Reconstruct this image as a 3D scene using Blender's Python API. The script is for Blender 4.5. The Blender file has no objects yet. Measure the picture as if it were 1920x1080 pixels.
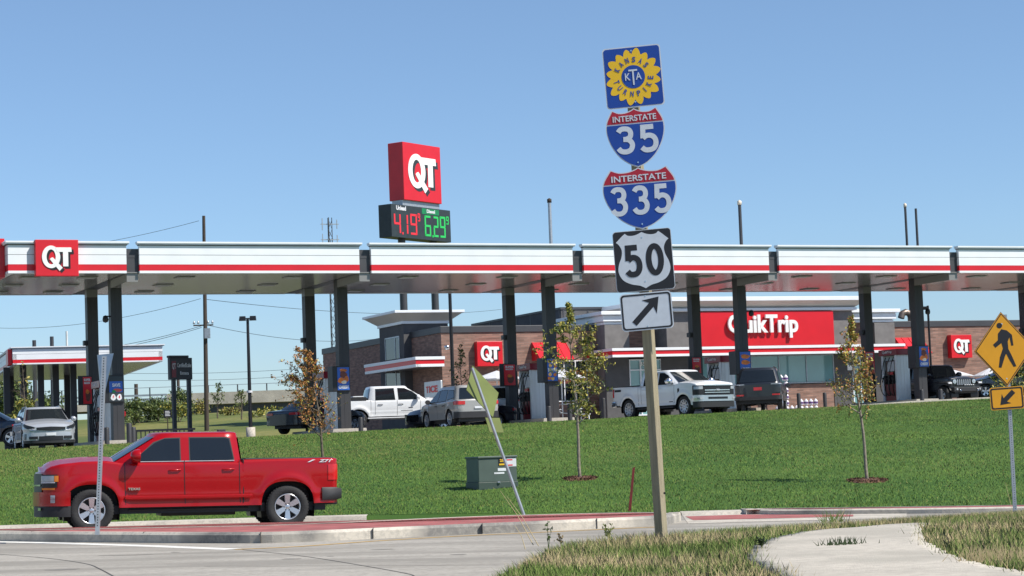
import bpy, bmesh, math, random
import numpy as np
from mathutils import Vector, Matrix
random.seed(7); rng = np.random.default_rng(7)
PI = math.pi
scene = bpy.context.scene
# ------------------------------------------------------------------ camera, sky, sun, exposure
FPX, PITCH, ROLL, CZ = 4000.0, 0.0781, 0.0375, 1.2
_cp, _sp, _cr, _sr = math.cos(PITCH), math.sin(PITCH), math.cos(ROLL), math.sin(ROLL)
FW = Vector((0, _cp, _sp)); RT = Vector((1, 0, 0)); UP = Vector((0, -_sp, _cp))
RI = RT * _cr - UP * _sr; UI = RT * _sr + UP * _cr
cam_d = bpy.data.cameras.new('camera'); cam_d.lens = FPX / 1920 * 36; cam_d.sensor_width = 36
cam_d.clip_start = 0.5; cam_d.clip_end = 8000
cam = bpy.data.objects.new('camera', cam_d); scene.collection.objects.link(cam)
cam.matrix_world = Matrix(((RI.x, UI.x, -FW.x, 0), (RI.y, UI.y, -FW.y, 0), (RI.z, UI.z, -FW.z, CZ), (0, 0, 0, 1)))
scene.camera = cam
SUN_EL, SUN_AZ = math.radians(49), math.radians(66)       # azimuth measured from behind the camera towards the right
SD = Vector((math.sin(SUN_AZ) * math.cos(SUN_EL), -math.cos(SUN_AZ) * math.cos(SUN_EL), math.sin(SUN_EL)))
world = bpy.data.worlds.new("World"); scene.world = world; world.use_nodes = True
wn = world.node_tree; bg = wn.nodes['Background']
sky = wn.nodes.new('ShaderNodeTexSky'); sky.sky_type = 'NISHITA'; sky.sun_disc = False
sky.sun_elevation = SUN_EL; sky.sun_rotation = math.atan2(SD.x, SD.y)
sky.altitude = 300; sky.air_density = 1.0; sky.dust_density = 0.0; sky.ozone_density = 4.0
wtc = wn.nodes.new('ShaderNodeTexCoord'); wsx = wn.nodes.new('ShaderNodeSeparateXYZ'); wn.links.new(wtc.outputs['Generated'], wsx.inputs[0])
wr = wn.nodes.new('ShaderNodeValToRGB'); wn.links.new(wsx.outputs[2], wr.inputs[0])      # grading ramp: tints and darkens the sky colour towards the horizon
wr.color_ramp.elements[0].position = .0; wr.color_ramp.elements[0].color = (.57, .65, .78, 1); wr.color_ramp.elements[1].position = .32; wr.color_ramp.elements[1].color = (.95, .93, .92, 1)
e_ = wr.color_ramp.elements.new(.1); e_.color = (.75, .82, .92, 1)
wm = wn.nodes.new('ShaderNodeMix'); wm.data_type = 'RGBA'; wm.blend_type = 'MULTIPLY'; wm.inputs[0].default_value = 1
wn.links.new(sky.outputs[0], wm.inputs[6]); wn.links.new(wr.outputs[0], wm.inputs[7]); wn.links.new(wm.outputs[2], bg.inputs[0]); bg.inputs[1].default_value = 0.108
sl = bpy.data.lights.new('sun', 'SUN'); sl.energy = 4.6; sl.angle = math.radians(0.5); sl.color = (1, 0.95, 0.87)
sun = bpy.data.objects.new('sun', sl); scene.collection.objects.link(sun)
sun.rotation_euler = (-SD).to_track_quat('-Z', 'Y').to_euler()
scene.view_settings.view_transform = 'Standard'; scene.view_settings.look = 'None'
scene.view_settings.exposure = 0.42; scene.view_settings.gamma = 1.0

# ------------------------------------------------------------------ measuring helpers
def ray(px, py):
    a, b = (px - 960) / FPX, -(py - 540) / FPX
    return FW + RI * a + UI * b
def W(px, py, D):                                        # world point seen at (px,py) at forward distance D
    r = ray(px, py); return Vector((0, 0, CZ)) + r * (D / r.y)
def G(px, py, zf, y0=8, y1=400):                          # where the ray meets the surface z = zf(x,y)
    r = ray(px, py); prev = None
    ys = y0
    while ys < y1:
        p = Vector((0, 0, CZ)) + r * (ys / r.y); d = p.z - zf(p.x, p.y)
        if prev is not None and d <= 0 < prev[1]:
            lo, hi = prev[0], ys
            for _ in range(30):
                m = (lo + hi) / 2; p = Vector((0, 0, CZ)) + r * (m / r.y)
                if p.z - zf(p.x, p.y) > 0: lo = m
                else: hi = m
            p.z = zf(p.x, p.y); return p
        prev = (ys, d); ys += .25
    return None
def lerp(a, b, t): return a + (b - a) * t
def clamp(v, a=0., b=1.): return max(a, min(b, v))
def sst(a, b, x): t = clamp((x - a) / (b - a)); return t * t * (3 - 2 * t)
def interp(pts, x):
    if x <= pts[0][0]: return pts[0][1]
    for (xa, ya), (xb, yb) in zip(pts, pts[1:]):
        if x <= xb: return ya + (yb - ya) * (x - xa) / (xb - xa) if xb > xa else yb
    return pts[-1][1]

# ------------------------------------------------------------------ materials
MATS = {}
def nt(m): return m.node_tree.nodes, m.node_tree.links
def mat(name, col, rough=.6, metal=0., vary=.12, scale=3., bump=0., bscale=30., coat=0., spec=None, emit=None, es=1., stretch=None, col2=None, detail=5):
    if name in MATS: return MATS[name]
    m = bpy.data.materials.new(name); m.use_nodes = True; MATS[name] = m
    n, l = nt(m); b = n['Principled BSDF']
    b.inputs['Roughness'].default_value = rough; b.inputs['Metallic'].default_value = metal
    if coat: b.inputs['Coat Weight'].default_value = coat; b.inputs['Coat Roughness'].default_value = .05
    if spec is not None: b.inputs['Specular IOR Level'].default_value = spec
    tc = n.new('ShaderNodeTexCoord'); mp = n.new('ShaderNodeMapping'); l.new(tc.outputs['Object'], mp.inputs[0])
    if stretch: mp.inputs['Scale'].default_value = stretch
    nz = n.new('ShaderNodeTexNoise'); nz.inputs['Scale'].default_value = scale; nz.inputs['Detail'].default_value = detail
    l.new(mp.outputs[0], nz.inputs['Vector'])
    rp = n.new('ShaderNodeValToRGB'); l.new(nz.outputs[0], rp.inputs[0])
    rp.color_ramp.elements[0].position = .3; rp.color_ramp.elements[1].position = .7
    c2 = col2 or tuple(min(1, c * (1 + vary)) for c in col); c1 = tuple(c * (1 - vary) for c in col) if col2 is None else col
    rp.color_ramp.elements[0].color = (*c1, 1); rp.color_ramp.elements[1].color = (*c2, 1)
    l.new(rp.outputs[0], b.inputs['Base Color'])
    if bump:
        nb = n.new('ShaderNodeTexNoise'); nb.inputs['Scale'].default_value = bscale; nb.inputs['Detail'].default_value = 4
        l.new(mp.outputs[0], nb.inputs['Vector'])
        bp = n.new('ShaderNodeBump'); bp.inputs['Strength'].default_value = bump; bp.inputs['Distance'].default_value = .02
        l.new(nb.outputs[0], bp.inputs['Height']); l.new(bp.outputs[0], b.inputs['Normal'])
    if emit:
        b.inputs['Emission Color'].default_value = (*emit, 1); b.inputs['Emission Strength'].default_value = es
    return m
def layered(name, c1, c2, c3, s1=.25, s2=6., rough=.9, bump=.3, bs=60., speck=0, streak=None, edge=(.42, .6)):
    """two noise scales mixed: broad patches c1/c2, fine speckle c3"""
    m = bpy.data.materials.new(name); m.use_nodes = True; MATS[name] = m
    n, l = nt(m); b = n['Principled BSDF']; b.inputs['Roughness'].default_value = rough
    b.inputs['Specular IOR Level'].default_value = .25
    tc = n.new('ShaderNodeTexCoord'); v = tc.outputs['Object']
    if streak:
        mp = n.new('ShaderNodeMapping'); mp.inputs['Scale'].default_value = streak; l.new(v, mp.inputs[0]); v2 = mp.outputs[0]
    else: v2 = v
    a = n.new('ShaderNodeTexNoise'); a.inputs['Scale'].default_value = s1; a.inputs['Detail'].default_value = 6; l.new(v2, a.inputs['Vector'])
    r = n.new('ShaderNodeValToRGB'); l.new(a.outputs[0], r.inputs[0])
    r.color_ramp.elements[0].position, r.color_ramp.elements[1].position = edge
    r.color_ramp.elements[0].color = (*c1, 1); r.color_ramp.elements[1].color = (*c2, 1)
    f = n.new('ShaderNodeTexNoise'); f.inputs['Scale'].default_value = s2; f.inputs['Detail'].default_value = 8; f.inputs['Roughness'].default_value = .7
    l.new(v, f.inputs['Vector'])
    r2 = n.new('ShaderNodeValToRGB'); l.new(f.outputs[0], r2.inputs[0]); r2.color_ramp.elements[0].position = .45; r2.color_ramp.elements[1].position = .72
    mx = n.new('ShaderNodeMix'); mx.data_type = 'RGBA'; l.new(r2.outputs[0], mx.inputs[0]); l.new(r.outputs[0], mx.inputs[6]); mx.inputs[7].default_value = (*c3, 1)
    l.new(mx.outputs[2], b.inputs['Base Color'])
    nb = n.new('ShaderNodeTexNoise'); nb.inputs['Scale'].default_value = bs; nb.inputs['Detail'].default_value = 5; l.new(v, nb.inputs['Vector'])
    bp = n.new('ShaderNodeBump'); bp.inputs['Strength'].default_value = bump; bp.inputs['Distance'].default_value = .03
    l.new(nb.outputs[0], bp.inputs['Height']); l.new(bp.outputs[0], b.inputs['Normal'])
    return m
def brick_mat(name, c1, c2, mortar, bw=.4, bh=.095, axis='XZ', ms=.012, rough=.85):
    m = bpy.data.materials.new(name); m.use_nodes = True; MATS[name] = m
    n, l = nt(m); b = n['Principled BSDF']; b.inputs['Roughness'].default_value = rough
    tc = n.new('ShaderNodeTexCoord'); sx = n.new('ShaderNodeSeparateXYZ'); l.new(tc.outputs['Object'], sx.inputs[0])
    cx = n.new('ShaderNodeCombineXYZ')
    if axis == 'XZ':
        ad = n.new('ShaderNodeMath'); ad.operation = 'ADD'; l.new(sx.outputs[0], ad.inputs[0]); l.new(sx.outputs[1], ad.inputs[1])
        l.new(ad.outputs[0], cx.inputs[0]); l.new(sx.outputs[2], cx.inputs[1])
    else: l.new(sx.outputs[0], cx.inputs[0]); l.new(sx.outputs[1], cx.inputs[1])
    br = n.new('ShaderNodeTexBrick'); l.new(cx.outputs[0], br.inputs[0])
    br.inputs['Color1'].default_value = (*c1, 1); br.inputs['Color2'].default_value = (*c2, 1); br.inputs['Mortar'].default_value = (*mortar, 1)
    br.inputs['Scale'].default_value = 1; br.inputs['Mortar Size'].default_value = ms; br.inputs['Brick Width'].default_value = bw; br.inputs['Row Height'].default_value = bh
    nz = n.new('ShaderNodeTexNoise'); nz.inputs['Scale'].default_value = 2.2; nz.inputs['Detail'].default_value = 8
    mp = n.new('ShaderNodeMapping'); mp.inputs['Scale'].default_value = (.5, 1, 3.5) if axis == 'XZ' else (1, 1, 1); l.new(tc.outputs['Object'], mp.inputs[0]); l.new(mp.outputs[0], nz.inputs['Vector'])
    mx = n.new('ShaderNodeMix'); mx.data_type = 'RGBA'; mx.blend_type = 'MULTIPLY'; mx.inputs[0].default_value = 1
    rp = n.new('ShaderNodeValToRGB'); rp.color_ramp.elements[0].position = .3; rp.color_ramp.elements[1].position = .7
    rp.color_ramp.elements[0].color = (.66, .62, .6, 1); rp.color_ramp.elements[1].color = (1.15, 1.1, 1.1, 1)
    l.new(nz.outputs[0], rp.inputs[0]); l.new(br.outputs[0], mx.inputs[6]); l.new(rp.outputs[0], mx.inputs[7]); l.new(mx.outputs[2], b.inputs['Base Color'])
    return m

M = {}
M['white_metal'] = mat('white_metal', (.78, .8, .82), .35, 0, .04, 1.2)
M['white_paint'] = mat('white_paint', (.82, .82, .8), .5, 0, .05, 2)
M['cream_metal'] = mat('cream_metal', (.62, .57, .5), .4, 0, .08, .7)
M['red_panel'] = mat('red_panel', (.62, .012, .022), .35, 0, .06, 1)
M['maroon'] = mat('maroon', (.2, .008, .02), .3, 0, .1, 2)
M['dark_grey'] = mat('dark_grey', (.05, .052, .058), .5, 0, .12, 1)
M['column_grey'] = mat('column_grey', (.033, .032, .034), .5, 0, .1, 1.5)
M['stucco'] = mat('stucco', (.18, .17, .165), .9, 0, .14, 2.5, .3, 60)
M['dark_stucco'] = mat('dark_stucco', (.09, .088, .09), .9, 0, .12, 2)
M['soffit'] = mat('soffit', (.22, .215, .205), .2, .0, .05, .8)
M['vent_metal'] = mat('vent_metal', (.2, .16, .13), .4, .6, .3, 4)
M['lens'] = mat('lens', (.4, .4, .38), .4, 0, .03, 1)
M['soffit_dark'] = mat('soffit_dark', (.16, .16, .155), .4, .0, .05, .8)
M['black'] = mat('black', (.012, .012, .014), .45, 0, .1, 3)
M['black_gloss'] = mat('black_gloss', (.01, .01, .012), .12, 0, .1, 3)
M['rubber'] = mat('rubber', (.02, .02, .021), .8, 0, .2, 12, .4, 60)
M['chrome'] = mat('chrome', (.7, .7, .72), .18, 1, .05, 3)
M['alloy'] = mat('alloy', (.62, .63, .65), .28, .85, .05, 3)
M['galv'] = mat('galv', (.42, .45, .48), .45, .6, .12, 8)
M['silver_panel'] = mat('silver_panel', (.62, .66, .68), .4, .25, .06, 2, stretch=(6, 6, .4))
M['glass_dark'] = mat('glass_dark', (.012, .016, .02), .04, 0, .1, 1, spec=.6)
M['glass_tint'] = mat('glass_tint', (.03, .05, .07), .03, 0, .1, 1, spec=.7)
M['glass_teal'] = mat('glass_teal', (.17, .33, .34), .03, 0, .15, .35, spec=.9)  # base colour carries both the tint film and the reflected sky
M['lamp_clear'] = mat('lamp_clear', (.36, .38, .41), .12, .2, .1, 4)
M['lamp_amber'] = mat('lamp_amber', (.75, .22, .02), .2, 0, .1, 4)
M['lamp_red'] = mat('lamp_red', (.5, .006, .01), .12, 0, .15, 4, coat=.5)
M['conc'] = layered('conc', (.40, .37, .31), (.52, .475, .40), (.37, .335, .285), .8, 9, .9, .3)
M['kerb'] = layered('kerb', (.44, .40, .34), (.56, .51, .43), (.3, .28, .25), .9, 14, .9, .3)
M['kerb_worn'] = layered('kerb_worn', (.2, .19, .175), (.56, .51, .43), (.34, .32, .28), .55, 10, .9, .3, edge=(.38, .52))
M['road'] = layered('road', (.27, .25, .215), (.40, .37, .32), (.24, .22, .19), .55, 11, .85, .15, 60, streak=(.35, 1.6, 1))
M['lot'] = layered('lot', (.36, .35, .33), (.45, .44, .42), (.27, .27, .27), .2, 8, .85, .2)
M['asphalt'] = layered('asphalt', (.05, .05, .053), (.07, .07, .074), (.09, .09, .09), .6, 20, .9, .3)
M['soil'] = layered('soil', (.16, .12, .07), (.22, .18, .11), (.1, .09, .04), 1.2, 15, .95, .5)
M['lawn'] = layered('lawn', (.04, .095, .014), (.07, .13, .022), (.05, .11, .017), .22, 5, .95, .5, 25)
M['field'] = layered('field', (.09, .12, .03), (.2, .19, .06), (.1, .13, .035), .05, 1.6, .95, .6, 8)
M['brick'] = brick_mat('brick', (.35, .205, .155), (.22, .13, .1), (.22, .17, .14), .4, .1)
M['brick_dark'] = brick_mat('brick_dark', (.12, .088, .074), (.085, .062, .054), (.1, .08, .07), .4, .1)
M['paver'] = brick_mat('paver', (.42, .12, .11), (.34, .1, .095), (.3, .14, .12), .2, .1, 'XY', .008)
M['wood_post'] = mat('wood_post', (.30, .26, .17), .85, 0, .2, 6, .4, 40, stretch=(6, 6, .5))
M['wood_dark'] = mat('wood_dark', (.06, .045, .035), .9, 0, .25, 5, stretch=(5, 5, .4))
M['bark'] = mat('bark', (.12, .095, .07), .9, 0, .3, 12, .5, 40)
M['bark_light'] = mat('bark_light', (.24, .2, .16), .9, 0, .3, 12, .5, 40)
M['mulch'] = mat('mulch', (.13, .065, .04), .95, 0, .45, 25, .9, 40)
M['sign_blue'] = mat('sign_blue', (.004, .05, .30), .5, 0, .06, 4)
M['sign_red'] = mat('sign_red', (.38, .012, .03), .45, 0, .06, 4)
M['sign_white'] = mat('sign_white', (.55, .6, .66), .4, 0, .05, 14)
M['sign_black'] = mat('sign_black', (.012, .013, .018), .5, 0, .05, 4)
M['sign_yellow'] = mat('sign_yellow', (.78, .48, .015), .5, 0, .06, 4)
M['sign_orange'] = mat('sign_orange', (.72, .33, .01), .5, 0, .06, 4)
M['sign_back'] = mat('sign_back', (.17, .23, .05), .5, .2, .12, 3)
M['trans_green'] = mat('trans_green', (.07, .098, .082), .5, 0, .1, 3)
M['trans_dark'] = mat('trans_dark', (.045, .07, .055), .5, 0, .1, 3)
M['led_red'] = mat('led_red', (.5, .02, .03), .5, 0, .02, 4, emit=(1, .04, .07), es=.28)
M['led_green'] = mat('led_green', (.02, .4, .08), .5, 0, .02, 4, emit=(.05, .8, .2), es=.16)
M['price_dark'] = mat('price_dark', (.025, .035, .04), .5, 0, .15, 3)
M['green_paint'] = mat('green_paint', (.01, .2, .07), .4)
M['line_white'] = mat('line_white', (.7, .68, .62), .8, 0, .15, 5)
M['line_yellow'] = mat('line_yellow', (.62, .36, .06), .8, 0, .2, 5)
M['joint'] = mat('joint', (.075, .07, .062), .9, 0, .2, 6)
M['ad_blue'] = mat('ad_blue', (.02, .1, .42), .35, 0, .1, 3)
M['ad_orange'] = mat('ad_orange', (.6, .16, .02), .5, 0, .4, 9)
M['ad_brown'] = mat('ad_brown', (.12, .03, .02), .5, 0, .4, 9)
M['ad_yellow'] = mat('ad_yellow', (.75, .42, .1), .5, 0, .3, 9)
M['ad_cream'] = mat('ad_cream', (.75, .65, .5), .5, 0, .2, 9)
M['umbrella_white'] = mat('umbrella_white', (.6, .6, .62), .8, 0, .1, 3)
M['pallet_blue'] = mat('pallet_blue', (.01, .06, .35), .5)
M['jug_white'] = mat('jug_white', (.7, .68, .72), .4, 0, .1, 20)
M['jug_label'] = mat('jug_label', (.12, .06, .2), .4, 0, .4, 30)
M['red_stake'] = mat('red_stake', (.16, .016, .016), .6, 0, .2, 8)
M['grass_g1'] = mat('grass_g1', (.11, .17, .035), .8, 0, .35, 1.5)
M['grass_g2'] = mat('grass_g2', (.17, .22, .06), .8, 0, .3, 1.5)
M['grass_dry'] = mat('grass_dry', (.42, .34, .19), .85, 0, .25, 1.5)
M['grass_tan'] = mat('grass_tan', (.3, .27, .12), .85, 0, .25, 1.5)

def upnormal(name):
    m = M[name]; n, l = nt(m); g = n.new('ShaderNodeNewGeometry'); v = n.new('ShaderNodeVectorMath'); v.operation = 'MULTIPLY_ADD'
    v.inputs[1].default_value = (.45, .45, .45); v.inputs[2].default_value = (0, 0, .8); l.new(g.outputs['Normal'], v.inputs[0])
    w = n.new('ShaderNodeVectorMath'); w.operation = 'NORMALIZE'; l.new(v.outputs[0], w.inputs[0]); l.new(w.outputs[0], n['Principled BSDF'].inputs['Normal'])
    n['Principled BSDF'].inputs['Specular IOR Level'].default_value = .2
# ------------------------------------------------------------------ mesh building
COL = scene.collection
class MB:
    def __init__(s): s.v = []; s.f = []; s.m = []; s.T = None; s.sm = []
    def add(s, vs, fs, mi=0, smooth=False):
        o = len(s.v)
        for p in vs:
            p = Vector(p)
            s.v.append(tuple(s.T @ p) if s.T else tuple(p))
        for f in fs: s.f.append([o + i for i in f]); s.m.append(mi); s.sm.append(smooth)
        return s
    def box(s, a, b, mi=0):
        x0, y0, z0 = a; x1, y1, z1 = b
        if x0 > x1: x0, x1 = x1, x0
        if y0 > y1: y0, y1 = y1, y0
        if z0 > z1: z0, z1 = z1, z0
        return s.add([(x0,y0,z0),(x1,y0,z0),(x1,y1,z0),(x0,y1,z0),(x0,y0,z1),(x1,y0,z1),(x1,y1,z1),(x0,y1,z1)],
                     [(0,3,2,1),(4,5,6,7),(0,1,5,4),(1,2,6,5),(2,3,7,6),(3,0,4,7)], mi)
    def hexa(s, lo, hi, mi=0):     # 4 bottom points and 4 top points
        return s.add(list(lo) + list(hi), [(0,3,2,1),(4,5,6,7),(0,1,5,4),(1,2,6,5),(2,3,7,6),(3,0,4,7)], mi)
    def poly(s, pts, y0, y1, mi=0, mside=None):   # (x,z) outline extruded in y; y0 = front (towards -y)
        n = len(pts); A = sum(pts[i][0]*pts[(i+1)%n][1]-pts[(i+1)%n][0]*pts[i][1] for i in range(n))
        if A < 0: pts = pts[::-1]
        vs = [(x, y0, z) for x, z in pts] + [(x, y1, z) for x, z in pts]
        s.add(vs, [list(range(n)), list(range(2*n-1, n-1, -1))], mi)
        return s.add(vs, [(i, i+n, (i+1)%n+n, (i+1)%n) for i in range(n)], mi if mside is None else mside)
    def polyh(s, pts, z0, z1, mi=0, mside=None):  # (x,y) outline extruded in z
        n = len(pts); A = sum(pts[i][0]*pts[(i+1)%n][1]-pts[(i+1)%n][0]*pts[i][1] for i in range(n))
        if A < 0: pts = pts[::-1]
        vs = [(p[0], p[1], z0) for p in pts] + [(p[0], p[1], z1) for p in pts]
        s.add(vs, [list(range(n-1, -1, -1)), list(range(n, 2*n))], mi)
        return s.add(vs, [(i, (i+1)%n, (i+1)%n+n, i+n) for i in range(n)], mi if mside is None else mside)
    def ring(s, outer, inner, y0, y1, mi=0):      # two equal-length (x,z) loops
        n = len(outer)
        vs = [(x,y0,z) for x,z in outer]+[(x,y0,z) for x,z in inner]+[(x,y1,z) for x,z in outer]+[(x,y1,z) for x,z in inner]
        fs = []
        for i in range(n):
            j = (i+1) % n
            fs += [(i,j,n+j,n+i),(2*n+j,2*n+i,3*n+i,3*n+j),(i,2*n+i,2*n+j,j),(n+i,n+j,3*n+j,3*n+i)]
        return s.add(vs, fs, mi)
    def tube(s, pts, rad, n=8, mi=0, caps=True, smooth=True):
        pts = [Vector(p) for p in pts]; rs = rad if isinstance(rad, (list, tuple)) else [rad]*len(pts)
        vs = []; up = Vector((0, 0, 1))
        for i, p in enumerate(pts):
            d = (pts[min(i+1, len(pts)-1)] - pts[max(i-1, 0)]).normalized()
            a = d.cross(up) if abs(d.z) < .95 else d.cross(Vector((1, 0, 0))); a.normalize(); b = d.cross(a)
            for k in range(n):
                t = 2*PI*k/n; vs.append(p + a*math.cos(t)*rs[i] + b*math.sin(t)*rs[i])
        fs = [(i*n+k, i*n+(k+1)%n, (i+1)*n+(k+1)%n, (i+1)*n+k) for i in range(len(pts)-1) for k in range(n)]
        s.add(vs, fs, mi, smooth)
        if caps:
            s.add(vs[:n], [list(range(n))[::-1]], mi); s.add(vs[-n:], [list(range(n))], mi)
        return s
    def lathe(s, prof, n=32, mi=0, axis='z', c=(0,0,0), smooth=True):   # prof (r,h)
        vs = []
        for r, h in prof:
            for k in range(n):
                t = 2*PI*k/n
                p = (r*math.cos(t), r*math.sin(t), h) if axis == 'z' else (r*math.cos(t), h, r*math.sin(t)) if axis == 'y' else (h, r*math.cos(t), r*math.sin(t))
                vs.append((p[0]+c[0], p[1]+c[1], p[2]+c[2]))
        fs = [(i*n+k, i*n+(k+1)%n, (i+1)*n+(k+1)%n, (i+1)*n+k) for i in range(len(prof)-1) for k in range(n)]
        return s.add(vs, fs, mi, smooth)
    def grid(s, rows, mi=0, smooth=True, closed=False):
        n = len(rows[0]); vs = [p for r in rows for p in r]; m = n if closed else n-1
        return s.add(vs, [(i*n+k, i*n+(k+1)%n, (i+1)*n+(k+1)%n, (i+1)*n+k) for i in range(len(rows)-1) for k in range(m)], mi, smooth)
    def text(s, txt, x0, x1, z0, z1, y0, y1, mi=0, bold=.0, slant=0.):
        vs, fs = text_mesh(txt, bold, slant)
        xs = [v[0] for v in vs]; zs = [v[1] for v in vs]
        sx = (x1-x0)/(max(xs)-min(xs)); sz = (z1-z0)/(max(zs)-min(zs))
        pts = [(x0+(v[0]-min(xs))*sx, z0+(v[1]-min(zs))*sz, v[2]) for v in vs]
        return s.add([(p[0], y0 if p[2] > 0 else y1, p[1]) for p in pts], fs, mi)
    def build(s, name, mats, parent=None, bevel=0, recalc=False):
        me = bpy.data.meshes.new(name); me.from_pydata(s.v, [], s.f)
        if not isinstance(mats, (list, tuple)): mats = [mats]
        for m_ in mats: me.materials.append(M[m_] if isinstance(m_, str) else m_)
        me.polygons.foreach_set('material_index', s.m); me.polygons.foreach_set('use_smooth', s.sm)
        if recalc:
            bm = bmesh.new(); bm.from_mesh(me); bmesh.ops.remove_doubles(bm, verts=bm.verts, dist=1e-5)
            bmesh.ops.recalc_face_normals(bm, faces=bm.faces); bm.to_mesh(me); bm.free()
        me.update(); o = bpy.data.objects.new(name, me); COL.objects.link(o)
        if parent: o.parent = parent
        if bevel:
            bv = o.modifiers.new('bevel', 'BEVEL'); bv.width = bevel; bv.segments = 2; bv.limit_method = 'ANGLE'; bv.angle_limit = math.radians(40)
        return o
_tc = {}
def text_mesh(txt, bold=0., slant=0.):
    k = (txt, bold, slant)
    if k in _tc: return _tc[k]
    cu = bpy.data.curves.new('t', 'FONT'); cu.body = txt; cu.size = 1; cu.offset = bold; cu.extrude = .05; cu.shear = slant; cu.resolution_u = 4
    o = bpy.data.objects.new('t', cu); COL.objects.link(o); bpy.context.view_layer.update()
    dg = bpy.context.evaluated_depsgraph_get(); me = o.evaluated_get(dg).to_mesh()
    vs = [tuple(v.co) for v in me.vertices]; fs = [list(p.vertices) for p in me.polygons]
    o.evaluated_get(dg).to_mesh_clear(); bpy.data.objects.remove(o); bpy.data.curves.remove(cu)
    _tc[k] = (vs, fs); return _tc[k]
def tag(o, label=None, cat=None, group=None, kind=None):
    if label: o['label'] = label
    if cat: o['category'] = cat
    if group: o['group'] = group
    if kind: o['kind'] = kind
    return o
def root(name, loc, rz, label, cat, group=None, rot=None):
    o = bpy.data.objects.new(name, None); COL.objects.link(o); o.location = loc
    o.rotation_euler = rot if rot else (0, 0, rz); o.empty_display_size = .2
    return tag(o, label, cat, group)
def copy_tree(o, parent=None, loc=None, rz=None, label=None):
    c = o.copy(); COL.objects.link(c); c.parent = parent
    if parent is None:
        if loc is not None: c.location = loc
        if rz is not None: c.rotation_euler = (0, 0, rz)
        if label: c['label'] = label
    for ch in list(o.children): copy_tree(ch, c)
    return c
def loc_of(o, ang, px, py, yl):      # pixel -> local (x,z) on the vertical plane local y = yl of a frame at o turned by ang
    u = Vector((math.cos(ang), math.sin(ang), 0)); n = Vector((-math.sin(ang), math.cos(ang), 0)); o = Vector(o)
    r = ray(px, py); C0 = Vector((0, 0, CZ)); t = ((o + n*yl - C0).dot(n)) / r.dot(n); p = C0 + r*t - o
    return p.dot(u), p.z
def loc_side(o, ang, px, py, xl):    # pixel -> local (y,z) on plane local x = xl
    u = Vector((math.cos(ang), math.sin(ang), 0)); n = Vector((-math.sin(ang), math.cos(ang), 0)); o = Vector(o)
    r = ray(px, py); C0 = Vector((0, 0, CZ)); t = ((o + u*xl - C0).dot(u)) / r.dot(u); p = C0 + r*t - o
    return p.dot(n), p.z
def inpoly(x, y, P):
    c = False; n = len(P); j = n-1
    for i in range(n):
        if (P[i][1] > y) != (P[j][1] > y) and x < (P[j][0]-P[i][0])*(y-P[i][1])/(P[j][1]-P[i][1])+P[i][0]: c = not c
        j = i
    return c
def circ(r, n=40, cx=0, cz=0, rx=None): return [(cx+(rx or r)*math.cos(2*PI*k/n), cz+r*math.sin(2*PI*k/n)) for k in range(n)]
def rrect(x0, x1, z0, z1, r, k=5):
    P = []
    for cx, cz, a in ((x1-r, z1-r, 0), (x0+r, z1-r, 90), (x0+r, z0+r, 180), (x1-r, z0+r, 270)):
        for i in range(k+1):
            t = math.radians(a+90*i/k); P.append((cx+r*math.cos(t), cz+r*math.sin(t)))
    return P
#SETTING
# ------------------------------------------------------------------ terrain
def zroad(x, y): return -.08 - .0135*x
ZE = [(-46,.3),(-10,.11),(-2.4,.056),(.4,.012),(3,-.058),(6.9,-.10),(10.1,-.176),(60,-1.0)]
def zedge(x): return interp(ZE, x)
def YEf(x): return lerp(45.2, 43.0, sst(-5, 3.5, x))
def ycrest(x): return 82.5 + .435*clamp(x, -60, 70)
def zlot(x, y): return 1.093 + .014*clamp(x, -60, 50) + .0155*y
def zlawn(x, y):
    yc = ycrest(x); ye = YEf(x); t = clamp((y-ye)/(yc-ye)) if yc > ye else 1; t2 = t + .05*math.sin(t*PI)
    return lerp(zedge(x), zlot(x, yc)+.05, t2) + .03*math.sin(x*.7+y*.5)*math.sin(t*PI)
VE = [(4,-.5),(12,-.3),(16,-.12),(21,.42),(22.5,1.4),(25.1,3.05),(28.5,5.2),(34,8.8),(38.5,12.2),(40,14)]
def znear(x, y):
    return CZ - .93 - .026*max(0, y-21.7) + .006*math.sin(x*2.1)*math.cos(y*1.7)
def struct(name, mb, mats, **k): o = mb.build(name, mats, **k); o['kind'] = 'structure'; return o

mb = MB(); mb.grid([[(x, y, -3.2) for x in np.linspace(-5000, 5000, 6)] for y in np.linspace(-200, 6000, 6)]); struct('ground', mb, 'field')
mb = MB(); mb.grid([[(x, y, zroad(x, y)) for x in np.linspace(-70, 70, 8)] for y in (-10, 10, 30, 46)]); struct('road', mb, 'road')
def rows(fx0, fx1, nx, ts, fn): return [[fn(x, t) for x in np.linspace(fx0, fx1, nx)] for t in ts]
mb = MB(); mb.grid(rows(-46, 60, 110, np.linspace(0, 1, 50), lambda x, t: (x, lerp(YEf(x), ycrest(x), t), zlawn(x, lerp(YEf(x), ycrest(x), t)))))
mb.grid([[(x, ycrest(x), zlawn(x, ycrest(x))) for x in np.linspace(-46, 60, 110)], [(x, ycrest(x)+.25, zlot(x, ycrest(x))-.3) for x in np.linspace(-46, 60, 110)]])
mb.grid([[(x, YEf(x)-.4, zroad(x, 0)-.02) for x in np.linspace(-3.4, 60, 90)], [(x, YEf(x)-.02, zedge(x)-.01) for x in np.linspace(-3.4, 60, 90)], [(x, YEf(x)+.02, zedge(x)) for x in np.linspace(-3.4, 60, 90)]])
struct('lawn', mb, 'lawn')
mb = MB()      # far kerb of the roadway
xs = np.linspace(-46, -3.2, 60)
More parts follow.
